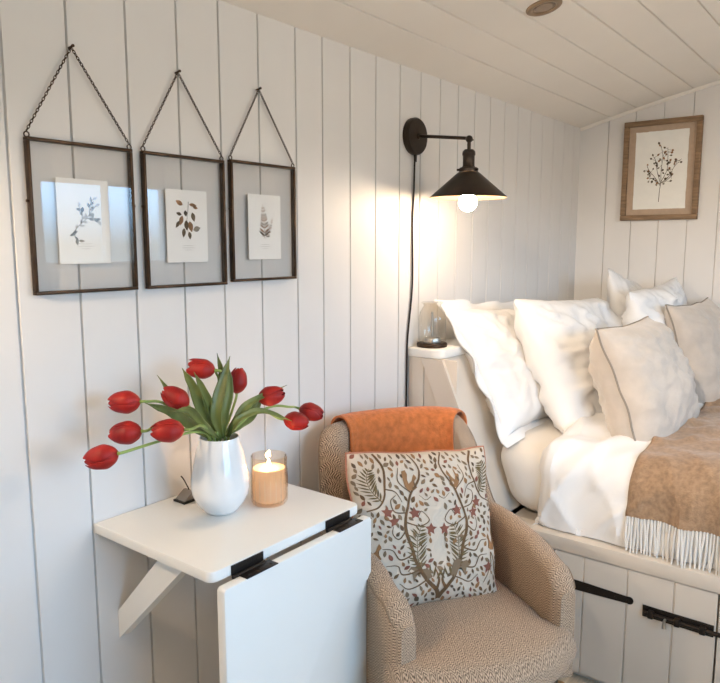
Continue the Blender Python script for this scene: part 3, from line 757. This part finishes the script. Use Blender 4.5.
# ------------------------------------------------------------------ fold-down wall table
TX0, TX1, TY_ = .780, 1.222, .948; TZ = .74
tb = thing('wall_table', 'cream painted fold-down wall table with its front flap hanging, beside the armchair', 'table', (1.0, YW, TZ))
def Tt(p): return (p[0] - 1.0, p[1] - YW, p[2] - TZ)
def slab(x0, x1, y0, y1, z0, z1, rc, bev, axis='z'):
    """board with rounded corners; axis is the thickness direction"""
    pts = []
    a_lo, a_hi, b_lo, b_hi = (x0, x1, y0, y1) if axis == 'z' else (x0, x1, z0, z1)
    rr = rc
    for (cx, cy, a0, r0) in ((a_hi - rr[1], b_lo + rr[1], -PI / 2, rr[1]), (a_hi - rr[2], b_hi - rr[2], 0, rr[2]), (a_lo + rr[3], b_hi - rr[3], PI / 2, rr[3]), (a_lo + rr[0], b_lo + rr[0], PI, rr[0])):
        for k in range(7): pts.append((cx + r0 * math.cos(a0 + PI / 2 * k / 6), cy + r0 * math.sin(a0 + PI / 2 * k / 6)))
    mb = MB(); lo_, hi_ = (z0, z1) if axis == 'z' else (y0, y1)
    cxm = (a_lo + a_hi) / 2; cym = (b_lo + b_hi) / 2
    rings = [(lo_, bev), (lo_ + bev * .3, bev * .3), (lo_ + bev, 0), (hi_ - bev, 0), (hi_ - bev * .3, bev * .3), (hi_, bev)]
    n = len(pts); V = []
    for (h, ins) in rings:
        for (a, b) in pts:
            A = a - math.copysign(ins, a - cxm); Bv = b - math.copysign(ins, b - cym)
            V.append(Tt((A, Bv, h)) if axis == 'z' else Tt((A, h, Bv)))
    F = [(i * n + k, i * n + (k + 1) % n, (i + 1) * n + (k + 1) % n, (i + 1) * n + k) for i in range(5) for k in range(n)]
    F += [tuple(range(n)), tuple(5 * n + k for k in range(n))]
    mb.add(V, F); return mb
slab(TX0, TX1, TY_, YW - .001, TZ - .022, TZ, (.018, .018, .002, .002), .003).build('tabletop', CREAM, tb)
flap = slab(TX0 + .005, TX1 + .003, TY_ - .030, TY_ - .008, .14, TZ - .0245, (.008, .008, .008, .008), .003, 'y').build('drop_flap', CREAM, tb)
for hx in (.868, 1.138):
    h = MB(); w = .041
    h.box(Tt((hx - w, TY_ - .0035, TZ - .0215)), Tt((hx + w, TY_ - .0004, TZ - .002)), .0008)
    h.tube([Tt((hx - w, TY_ - .006, TZ - .0235)), Tt((hx + w, TY_ - .006, TZ - .0235))], .0042, 10)
    h.box(Tt((hx - w + .012, TY_ - .032, TZ - .0242)), Tt((hx + w + .012, TY_ - .006, TZ - .0220)), .0008)
    for q in (-.03, 0, .03):
        h.lathe([(0, 0), (.0035, 0), (.003, .001), (0, .0014)], 8, Tt((hx + q + .012, TY_ - .022, TZ - .0220)))
    h.build('hinge', BLACK, tb)
# diagonal brace and its wall cleat
mb = MB(); mb.prism([(YW - .001, .520), (YW - .001, .455), (1.060, TZ - .0225), (1.142, TZ - .0225)], .828, .858, lambda p, q, dd: Tt((dd, p, q)))
mb.build('brace', CREAM, tb, smooth=False)
mb = MB(); mb.box(Tt((.86, YW - .022, TZ - .07)), Tt((1.20, YW - .001, TZ - .0225)), .003); mb.build('wall_batten', CREAM, tb)

# small dark wedge against the wall, behind the vase
w = thing('metal_wedge', 'small dark grey triangular wedge on the table against the wall left of the vase', 'wedge', (.996, 1.280, TZ + .0005))
mb = MB(); mb.box((-.030, -.020, 0), (.030, .020, .005), .001); tag(mb.build('foot', BLACK, w), 'black rubber foot')
mb = MB(); mb.prism([(-.026, .0055), (.028, .0055), (.004, .023), (-.002, .023)], -.017, .017, lambda p, q, dd: (p, dd, q)); mb.build('body', mat('grey_metal', (.28, .25, .22), .4, .5, .5), w, smooth=False)
mb = MB(); mb.tube(catmull([(.001, 0, .0232), (.003, .012, .033), (.008, .03, .042), (.010, .04, .045)], 6), .0016, 6); mb.build('hook', BLACK, w)

# ------------------------------------------------------------------ vase, candle
VC = Vector((.996, 1.168, TZ + .0005))
mb = MB(); mb.lathe([(0, 0), (.030, 0), (.036, .002), (.042, .008), (.054, .024), (.0620, .040), (.0648, .055), (.0635, .074), (.058, .102), (.0515, .132), (.0455, .152), (.0435, .161), (.0425, .163), (.0410, .161), (.0425, .150), (.048, .130), (.055, .104), (.060, .080), (.0605, .062), (.056, .045), (.045, .022), (.03, .008), (0, .006)], 64)
mb.v = [(x_, y_, z_ * 1.05) for x_, y_, z_ in mb.v]
v = mb.build('vase', CERAMIC); v.location = VC
tag(v, 'white glazed ceramic vase of tulips standing on the fold-down table', 'vase')

CC = (1.098, 1.118, TZ + .0005)
c = thing('candle', 'lit candle in a ribbed amber glass tumbler beside the white vase', 'candle', CC)
rib = lambda a, z: 1 + .045 * math.cos(a * 18) * sstep(.004, .012, z) * sstep(.085, .06, z)
mb = MB(); R_ = .0415
mb.lathe([(0, 0), (.036, 0), (.0395, .003), (R_, .010), (R_, .060), (R_, .085), (R_ + .0005, .112), (R_ - .001, .1135), (R_ - .0025, .112), (R_ - .003, .085), (R_ - .003, .060), (R_ - .003, .012), (.034, .008), (0, .008)], 176, rfun=rib)
mb.build('glass_tumbler', AMBER, c)
mb = MB(); mb.lathe([(0, .0085), (.034, .0085), (.0372, .014), (.0372, .082), (.036, .084), (.030, .0825), (.012, .081), (0, .081)], 40); tag(mb.build('wax', WAX, c), 'cream wax')
mb = MB(); mb.tube([(0, 0, .080), (.0005, 0, .086), (.0012, 0, .090)], .0009, 6); mb.build('wick', BLACK, c)
mb = MB(); mb.lathe([(0, .085), (.0024, .087), (.0036, .090), (.0030, .094), (.0015, .099), (0, .103)], 16); mb.build('flame', FLAME, c)

# ------------------------------------------------------------------ tulips
def at(Y, x115, z115): k = Y / 1.15; return Vector((x115 * k, Y, CAM.z + (z115 - CAM.z) * k))
def frame_from(d, up=Vector((0, 0, 1))):
    d = d.normalized(); u = d.cross(up)
    if u.length < 1e-3: u = d.cross(Vector((1, 0, 0)))
    u.normalize(); return u, d.cross(u).normalized()
def make_tulip(label, headc, d, bend=(), size=1.0, openness=0.0, leaves=(), seed=0):
    """headc: centre of the bloom; d: pointing direction; bend: waypoints of the stem above the rim"""
    base = VC + Vector((random.Random(seed).uniform(-.02, .02), random.Random(seed + 50).uniform(-.02, .02), .012))
    r = thing('tulip', label, 'tulip', base, (0, 0, 0), 'red tulips in the vase')
    d = Vector(d).normalized(); L = .062 * size; Rb = .0225 * size
    bottom = Vector(headc) - d * L * .5
    u, w = frame_from(d)
    mb = MB()
    for lay in (0, 1):
        for k in range(3):
            a0 = k * 2 * PI / 3 + lay * PI / 3 + seed; rs = 1.0 if lay else .90
            def pt(i, j, th=0.0):
                t_ = i / 9; vv = 2 * j / 8 - 1
                prof = interp([(0, .10), (.12, .66), (.38, 1.0), (.70, .88 + .25 * openness), (.9, .62 + .7 * openness), (1, .34 + 1.0 * openness)], t_)
                ha = 1.02 * min(1, (t_ * 4 + .25)) * (1 - sstep(.66, 1.08, t_) * .88)
                a = a0 + vv * ha
                rr = Rb * rs * prof * (1 + .06 * (1 - vv * vv)) + th
                zz = L * (t_ - .10 * vv * vv * t_ * 0 + .03 * lay * t_)
                return bottom + (u * math.cos(a) + w * math.sin(a)) * rr + d * zz - base
            mb.grid(10, 9, pt)
    mb.build('bloom', PETAL, r, mods=[('SOLIDIFY', dict(thickness=.0012, offset=0.0)), ('SUBSURF', dict(levels=1, render_levels=1))], angle=180)
    rim = VC + Vector((0, 0, .171))
    side = (bottom - rim); side.z = 0; sl_ = side.length
    exitp = rim + (side.normalized() if sl_ > 1e-4 else Vector()) * min(.030, sl_) + Vector((0, 0, .002))
    pts = [base - base, (base.lerp(exitp, .5)) - base, exitp - base] + [Vector(b) - base for b in bend] + [bottom - d * .012 - base, bottom - base + d * .002]
    mb = MB(); C_ = catmull(pts, 7); mb.tube(C_, [.0029] * (len(C_) - 3) + [.0032, .004, .0045], 8); mb.build('stem', STEM, r)
    for lf in leaves:
        make_leaf(r, base, *lf)
    return r
def make_leaf(r, base, P, width, roll=0.0):
    C_ = catmull([Vector(p) for p in P], 8); n = len(C_); mb = MB()
    def fr(i):
        t_ = C_[min(i + 1, n - 1)] - C_[max(i - 1, 0)]; t_.normalize()
        toc = (CAM - C_[i]).normalized(); s_ = t_.cross(toc).normalized(); nn = s_.cross(t_)
        ca, sa = math.cos(roll), math.sin(roll); return s_ * ca + nn * sa, nn * ca - s_ * sa
    def pt(i, j):
        t_ = i / (n - 1); s_, nn = fr(i); vv = j / 4 - 1
        wd = 1.08 * width * (interp([(0, .30), (.35, .95), (.55, 1.0), (.8, .62), (1, .02)], t_))
        return C_[i] + s_ * wd * vv + nn * (abs(vv) ** 1.6 * wd * .45) - base
    mb.grid(n, 9, pt)
    mb.build('leaf', LEAF, r, mods=[('SOLIDIFY', dict(thickness=.0014, offset=0.0))], angle=180)
RIM = VC + Vector((0, 0, .168))
def rimp(dx, dy=0, dz=0): return RIM + Vector((dx, dy, dz))
def px(u, v_, Y):
    c_ = right * ((u - 360) / 700) + down * ((v_ - 341.5) / 700) + fwd; k = Y / c_.y; return CAM + c_ * k
make_tulip('red tulip stretching left, topmost of the three at far left', px(125, 402, 1.20), right * -1 + down * .02, [px(196, 430, 1.17), px(165, 404, 1.19)], seed=1,
           leaves=[([rimp(-.02), px(192, 425, 1.16), px(172, 412, 1.15), px(145, 403, 1.15)], .011, .3)])
make_tulip('red tulip stretching left, middle one of the three at far left', px(126, 433, 1.17), right * -1 + down * .12, [px(193, 425, 1.165), px(160, 424, 1.17)], seed=2)
make_tulip('red tulip drooping furthest left and lowest of the bunch', px(102, 457, 1.14), right * -1 + down * .22, [px(194, 432, 1.15), px(160, 441, 1.14)], seed=3)
make_tulip('red tulip just left of the vase rim, in front of the stems', px(168, 431, 1.10), right * -1 + down * .05 - fwd * .25, [px(203, 426, 1.125)], seed=4,
           leaves=[([rimp(-.012, -.02), px(203, 424, 1.13), px(190, 410, 1.12), px(172, 412, 1.11)], .008, .2)])
make_tulip('red tulip pointing up and left with a leaf behind it', px(176, 398, 1.17), right * -.8 - down * .55, [px(200, 425, 1.165), px(190, 410, 1.17)], seed=5,
           leaves=[([rimp(-.02, .01), px(200, 425, 1.18), px(178, 402, 1.20), px(157, 375, 1.21)], .008, .2)])
make_tulip('splayed open red tulip at the top of the bunch', px(202, 369, 1.18), right * -.95 - down * .10, [px(217, 415, 1.17), px(219, 382, 1.175), px(216, 372, 1.178)], size=.92, openness=.42, seed=6,
           leaves=[([rimp(-.015, .01), px(206, 420, 1.17), px(195, 390, 1.17), px(182, 368, 1.17)], .012, .2),
                   ([rimp(-.005, .01), px(213, 420, 1.165), px(205, 395, 1.16), px(194, 372, 1.16)], .010, -.2)])
make_tulip('upright red tulip standing behind the tallest leaves', px(238, 381, 1.20), right * .12 - down * 1, [px(229, 420, 1.19)], size=.95, seed=7,
           leaves=[([rimp(.0, -.01), px(216, 415, 1.15), px(222, 385, 1.15), px(230, 356, 1.15)], .012, .15),
                   ([rimp(.008, -.005), px(224, 415, 1.15), px(229, 390, 1.15), px(229, 366, 1.15)], .010, -.2),
                   ([rimp(-.002, .0), px(218, 410, 1.17), px(222, 378, 1.17), px(217, 353, 1.17)], .008, .1)])
make_tulip('red tulip leaning right above the candle', px(271, 396, 1.14), right * 1 - down * .25, [px(238, 424, 1.15), px(252, 404, 1.145)], seed=8,
           leaves=[([rimp(.02, -.005), px(236, 422, 1.14), px(250, 403, 1.14), px(287, 385, 1.15)], .009, .25),
                   ([rimp(.018, .0), px(236, 424, 1.16), px(252, 412, 1.16), px(262, 393, 1.16)], .014, -.3)])
make_tulip('red tulip drooping right, the left one of the pair above the armchair arm', px(296, 421, 1.15), right * 1 + down * .15, [px(236, 428, 1.15), px(258, 410, 1.15)], size=1.0, seed=9,
           leaves=[([rimp(.02, -.01), px(238, 420, 1.13), px(262, 411, 1.12), px(292, 421, 1.11)], .007, .3)])
make_tulip('red tulip drooping right, the outermost on the right of the bunch', px(311, 412, 1.16), right * 1 + down * .30, [px(236, 424, 1.17), px(270, 407, 1.165), px(290, 407, 1.16)], size=1.0, seed=10)

# ------------------------------------------------------------------ armchair
ca = thing('armchair', 'brown herringbone tub armchair between the fold-down table and the bed', 'armchair', (1.450, .853, 0), (0, 0, TILT(-32.2)))
CW, CBK = .258, .315
path = []
def addp(x, y): path.append(Vector((x, y, 0)))
ctrl = [(-.192, -.205), (-.206, -.11), (-.216, .02), (-.232, .15), (-.212, .262), (-.135, .318), (0, .333), (.130, .318), (.200, .262), (.226, .15), (.230, .02), (.230, -.11), (.222, -.200)]
path = catmull([(a, b, 0) for a, b in ctrl], 10); NPATH = len(path)
cum = [0]
for a, b in zip(path, path[1:]): cum.append(cum[-1] + (b - a).length)
TOT = cum[-1]
def top_h(p):
    y = p.y; ax_ = abs(p.x)
    arm = interp([(-.24, .455), (-.21, .515), (-.14, .568), (-.02, .598), (.08, .610)], y)
    k = sstep(.17, .285, y) 
    return lerp(arm, 0.826 + .012 * (1 - (ax_ / .26) ** 2), k)
def lean(z, p): # the back leans outward as it rises
    return sstep(.1, .3, p.y) * max(0, z - .45) * .10
def shell_sec(i):
    p = path[i]; t_ = (path[min(i + 1, NPATH - 1)] - path[max(i - 1, 0)]).normalized(); nrm_ = Vector((t_.y, -t_.x, 0))
    # outward normal points away from the seat centre
    if nrm_.dot(p - Vector((0, .02, 0))) < 0: nrm_ = -nrm_
    h = top_h(p); th = .032; endf = min(1, .35 + cum[i] / .045, .35 + (TOT - cum[i]) / .045)
    th *= math.sqrt(endf) if endf < 1 else 1
    prof = [(th, .30), (th * 1.02, .40), (th, lerp(.40, h - th, .5)), (th, h - th)]
    prof += [(th * math.cos(a), h - th + th * math.sin(a)) for a in [PI * k / 8 for k in range(1, 8)]]
    prof += [(-th, h - th), (-th, lerp(.40, h - th, .5)), (-th, .40), (-th, .30)]
    return [p + nrm_ * o_ + Vector((0, lean(z, p), z)) for o_, z in prof]
secs = [shell_sec(i) for i in range(NPATH)]; NP = len(secs[0])
mb = MB(); mb.grid(NPATH, NP, lambda i, j: secs[i][j])
mb.add(secs[0], [tuple(range(NP))]); mb.add(secs[-1], [tuple(range(NP))])
uv = []
def arcuv(i):
    q = [0]
    for a, b in zip(secs[i], secs[i][1:]): q.append(q[-1] + (b - a).length)
    mid = q[len(q) // 2]; return [x - mid for x in q]
for i in range(NPATH):
    q = arcuv(i); uv += [(cum[i], x) for x in q]
uv += [(k[0], k[2]) for k in secs[0]] + [(k[0], k[2]) for k in secs[-1]]
mb.build('tub_shell', TWEED, ca, uvfn=uv)
# seam piping along the outer edge of the arms and back
mb = MB(); mb.tube([secs[i][4] + (secs[i][4] - secs[i][14]).normalized() * .001 for i in range(2, NPATH - 2)], .0022, 6); mb.build('seam', mat('tweed_seam', (.28, .20, .135), .9, .1), ca)
# seat cushion, bowed at the front
mb = MB(); NS = 40
def seat_half(y): return interp([(-.32, .188), (-.20, .196), (.1, .190), (.27, .14)], y)
def seat_pt(i, j, z_, inset):
    u = 2 * i / (NS - 1) - 1; v_ = 2 * j / (NS - 1) - 1
    # squircle map
    x_ = u * math.sqrt(max(0, 1 - .30 * v_ * v_)); y_ = v_ * math.sqrt(max(0, 1 - .10 * u * u))
    yy_ = lerp(-.308, .262, (y_ + 1) / 2); X = x_ * (seat_half(yy_) + .018 + (.018 if yy_ < -.22 else .0) * sstep(-.2, -.3, yy_) - inset)
    return X + (1 if u > 0 else -1) * abs(u) * .042 * sstep(-.17, -.24, yy_), yy_ + .072 * u * u * sstep(0, -1, v_) + (inset if y_ < 0 else -inset) * abs(y_) ** 3
def seat_top(i, j):
    u = 2 * i / (NS - 1) - 1; v_ = 2 * j / (NS - 1) - 1
    e = max(abs(u), abs(v_)); X, Y = seat_pt(i, j, 0, .0)
    z_ = .428 + .022 * (1 - u * u) * (1 - v_ ** 4) - .022 * sstep(.90, 1.0, e) ** 2
    return Vector((X, Y, z_))
mb.grid(NS, NS, seat_top)
def seat_bot(i, j):
    X, Y = seat_pt(i, j, 0, .006); return Vector((X, Y, .350))
mb.grid(NS, NS, seat_bot)
ringi = [(i, 0) for i in range(NS - 1)] + [(NS - 1, j) for j in range(NS - 1)] + [(i, NS - 1) for i in range(NS - 1, 0, -1)] + [(0, j) for j in range(NS - 1, 0, -1)]
zs = [0, .25, .55, .85, 1]
def side_pt(a, b):
    T_ = seat_top(*ringi[a]); Bt = seat_bot(*ringi[a]); t_ = zs[b]; P = Bt.lerp(T_, t_); c_ = Vector((0, 0, 0)); dv = Vector((P.x, P.y, 0)).normalized(); P += dv * .008 * math.sin(PI * t_); return P
mb.grid(len(ringi), 5, side_pt, wrapu=True)
uv = [(p[0], p[1]) for p in mb.v[:NS * NS]] + [(p[0], p[1]) for p in mb.v[NS * NS:2 * NS * NS]]
per = 0
for a in range(len(ringi)):
    P = mb.v[2 * NS * NS + a * 5]
    if a: Q = mb.v[2 * NS * NS + (a - 1) * 5]; per += math.hypot(P[0] - Q[0], P[1] - Q[1])
    for b in range(5): uv.append((per, mb.v[2 * NS * NS + a * 5 + b][2]))
mb.build('seat', TWEED, ca, uvfn=uv, angle=60)
mb = MB(); mb.box((-.185, -.235, .29), (.185, .24, .3495), .02); mb.build('under_frame', mat('dark_lining', (.05, .04, .03), .9, .1), ca)
for (lx, ly) in ((-.170, -.205), (.196, -.205), (-.18, .22), (.18, .22)):
    mb = MB(); mb.tube([(lx, ly, .2895), (lx * 1.14, ly * 1.08, .0005)], [.021, .012], 16); mb.build('leg', LEGW, ca)

# rust blanket folded over the chair back: follows the shell
cm = ca.matrix_basis.copy() if False else Matrix.Translation((1.450, .853, 0)) @ Matrix.Rotation(TILT(-32.2), 4, 'Z')
I0 = min(range(NPATH), key=lambda i: (path[i] - Vector((-.165, .305, 0))).length); I1 = min(range(NPATH), key=lambda i: (path[i] - Vector((.192, .27, 0))).length)
def rust_pt(i, j):
    q = lerp(I0, I1, i / 59); a = int(q); f_ = q - a; a2 = min(a + 1, NPATH - 1)
    p = path[a].lerp(path[a2], f_); t_ = (path[a2] - path[a]).normalized(); n_ = Vector((t_.y, -t_.x, 0))
    if n_.dot(p - Vector((0, .02, 0))) < 0: n_ = -n_
    h = top_h(p); th = .034 + .009; s_ = j / 39
    h = lerp(h, .842, .5) + .004
    Lb, La, Lf = .15, PI * th, .27; d_ = s_ * (Lb + La + Lf)
    if d_ < Lb: o_, z_ = th, h - .034 - (Lb - d_)
    elif d_ < Lb + La:
        an = (d_ - Lb) / th; o_, z_ = th * math.cos(an), h - .034 + th * math.sin(an)
    else: o_, z_ = -th, h - .034 - (d_ - Lb - La)
    o_ += (.003 * nz(i * .12, j * .15, 2) + .0025 * nz(i * .3, j * .08, 8)) * (1 if o_ > 0 else -1)
    return cm @ (p + n_ * o_ + Vector((0, lean(z_, p), z_)))
mb = MB(); mb.grid(60, 40, rust_pt)
ru = mb.build('folded_blanket', RUST, mods=[('SOLIDIFY', dict(thickness=.006, offset=-1.0))])
tag(ru, 'rust orange wool blanket folded over the back of the armchair', 'blanket')

# patterned cushion on the chair
fcol = [CUSH, P_ST, P_TP, P_RS, P_OL, P_OC, P_DK]
crot = (TILT(-19), TILT(3), TILT(-31))
cu, cf = make_pillow('patterned_cushion', 'ivory square cushion printed with brown branches, ferns and leaves on the armchair', 'cushion', .398, .388, .130, (1.408, .872, .434), crot, CUSH, None, seed=61, wr=.0035, ear=.035, pipe=(ROSEPIPE, .0030), n=60, q=.5)
def cfn(u, v_):
    u = max(-.985, min(.985, u)); v_ = max(-.985, min(.985, v_)); P = cf(u, v_, -1); return Vector((P.x, P.y - .0012, P.z))
D = Draw(cfn); rnd = random.Random(12); strokes = []
def stroke(P, w0, w1, mi): 
    c2_ = curve2(P, 8); D.stroke(c2_, w0, w1, mi); strokes.extend(c2_)
def fern(P, Lm, n, mi=4):
    st = curve2(P, 8); D.stroke(st, .014, .006, mi); strokes.extend(st)
    for k in range(n):
        i = int((k + 1) * (len(st) - 1) / (n + 1)); p = st[i]; q = st[min(i + 1, len(st) - 1)]; a = math.atan2(q[1] - p[1], q[0] - p[0]); L = Lm * math.sin(PI * (.18 + .75 * (k + 1) / (n + 1)))
        for sg in (-1, 1):
            D.leaf(p[0], p[1], L, .011, a + sg * 1.0, mi=mi); strokes.append((p[0] + L * .7 * math.cos(a + sg), p[1] + L * .7 * math.sin(a + sg)))
def flower(x, y, r_, mi=3):
    pts = []
    for k in range(10):
        a = PI / 2 + PI * k / 5; rr = r_ if k % 2 == 0 else r_ * .50; pts.append((x + rr * math.cos(a), y + rr * math.sin(a)))
    D.poly(pts, mi); strokes.append((x, y)); strokes.append((x + r_ * .6, y)); strokes.append((x - r_ * .6, y))
SQ = [(-.10, .16), (-.05, .18), (-.02, .12), (-.03, .04), (-.01, -.02), (.03, .02), (.05, .08), (.07, .12), (.09, .09), (.10, .06), (.07, .03), (.07, -.04), (.10, -.08), (.05, -.12), (-.02, -.12), (-.07, -.06), (-.09, .04)]
def squirrel(x, y, sx_, s_=1.0, mi=5):
    for lo_, hi_ in ((0, 5),):
        D.poly([(x + sx_ * a * s_, y + b * s_) for a, b in [SQ[k] for k in (0, 1, 2, 3, 4, 14, 15, 16)]], mi)
        D.poly([(x + sx_ * a * s_, y + b * s_) for a, b in [SQ[k] for k in (4, 5, 6, 7, 8, 9, 10, 11, 12, 13, 14)]], mi)
    for a, b in SQ: strokes.append((x + sx_ * a * s_, y + b * s_))
CX = .04
for s_ in (-1, 1):
    X = lambda a: CX + s_ * a
    stroke([(X(0), -.93), (X(.05), -.80), (X(.20), -.62), (X(.33), -.38), (X(.43), -.08), (X(.42), .18), (X(.32), .42), (X(.20), .62), (X(.16), .80), (X(.24), .98)], .060, .018, 1)
    stroke([(X(.06), -.80), (X(.02), -.66), (X(.06), -.52)], .04, .012, 1)
    for dx in (.0, .06, .12): D.leaf(X(.05 + dx * .7), -.66 + dx * .4, .16, .014, PI / 2 + s_ * (.5 - dx * 4), mi=4)
    fern([(X(.24), -.52), (X(.30), -.34), (X(.30), -.14), (X(.22), .05)][::1], .19, 13)
    D.poly([(X(a), b) for a, b in ((.10, -.62), (.16, -.52), (.20, -.44), (.27, -.42), (.34, -.47), (.40, -.46), (.44, -.52), (.38, -.56), (.36, -.66), (.32, -.58), (.24, -.56), (.18, -.66))], 2)
    squirrel(X(.31), .60, s_ * -1 if s_ < 0 else -1, .95)
    stroke([(X(.42), .0), (X(.55), -.10), (X(.62), -.02), (X(.60), .08)], .020, .008, 1)
    stroke([(X(.36), -.30), (X(.55), -.36), (X(.64), -.24), (X(.76), -.22)], .022, .008, 1)
    stroke([(X(.28), -.52), (X(.50), -.56), (X(.58), -.44), (X(.72), -.42)], .022, .008, 1)
    stroke([(X(.20), -.66), (X(.42), -.74), (X(.55), -.66)], .02, .008, 1)
    stroke([(X(.42), .10), (X(.25), .02), (X(.12), .10), (X(.20), .22), (X(.26), .16)], .018, .008, 1)
    stroke([(X(.40), .22), (X(.56), .26), (X(.60), .40), (X(.52), .46)], .018, .008, 1)
    stroke([(X(.30), .45), (X(.46), .62), (X(.44), .80)], .018, .008, 1)
    for (a, b) in ((.58, .14), (.30, .20), (.10, -.02), (.66, .26)): flower(X(a), b, .085)
    stroke([(X(.05), .40), (X(.12), .36), (X(.20), .42)], .012, .006, 2)
    # neighbouring tree at the edge of the repeat
    stroke([(X(.98), -.80), (X(.86), -.60), (X(.80), -.40), (X(.74), -.62), (X(.66), -.78)], .030, .010, 1)
    stroke([(X(.70), .98), (X(.62), .80), (X(.64), .55), (X(.74), .34), (X(.92), .26)], .035, .015, 1)
    stroke([(X(.64), .55), (X(.52), .50), (X(.46), .36)], .018, .008, 1)
    fern([(X(.70), .38), (X(.80), .50), (X(.84), .66), (X(.80), .80)], .16, 11)
    squirrel(X(.86), -.26, -s_, .9, 5)
    flower(X(.72), -.60, .09)
pts = []
tries = 0
while len(pts) < 460 and tries < 14000:
    tries += 1; x_, y_ = rnd.uniform(-.96, .96), rnd.uniform(-.96, .96)
    if any((x_ - a) ** 2 + (y_ - b) ** 2 < .050 ** 2 for a, b in strokes): continue
    if any((x_ - a) ** 2 + (y_ - b) ** 2 < .066 ** 2 for a, b in pts): continue
    if abs(x_ - CX) < .11 and -.45 < y_ < .35: continue
    pts.append((x_, y_)); L = rnd.uniform(.062, .10); a = rnd.choice((.9, 1.6, 2.2, -.8)) + rnd.uniform(-.4, .4)
    D.leaf(x_ - L / 2 * math.cos(a), y_ - L / 2 * math.sin(a), L, L * rnd.uniform(.20, .30), a, mi=rnd.choice((2, 2, 5, 3, 6, 1)))
D.mb.build('printed_pattern', fcol, cu, smooth=True, angle=180)
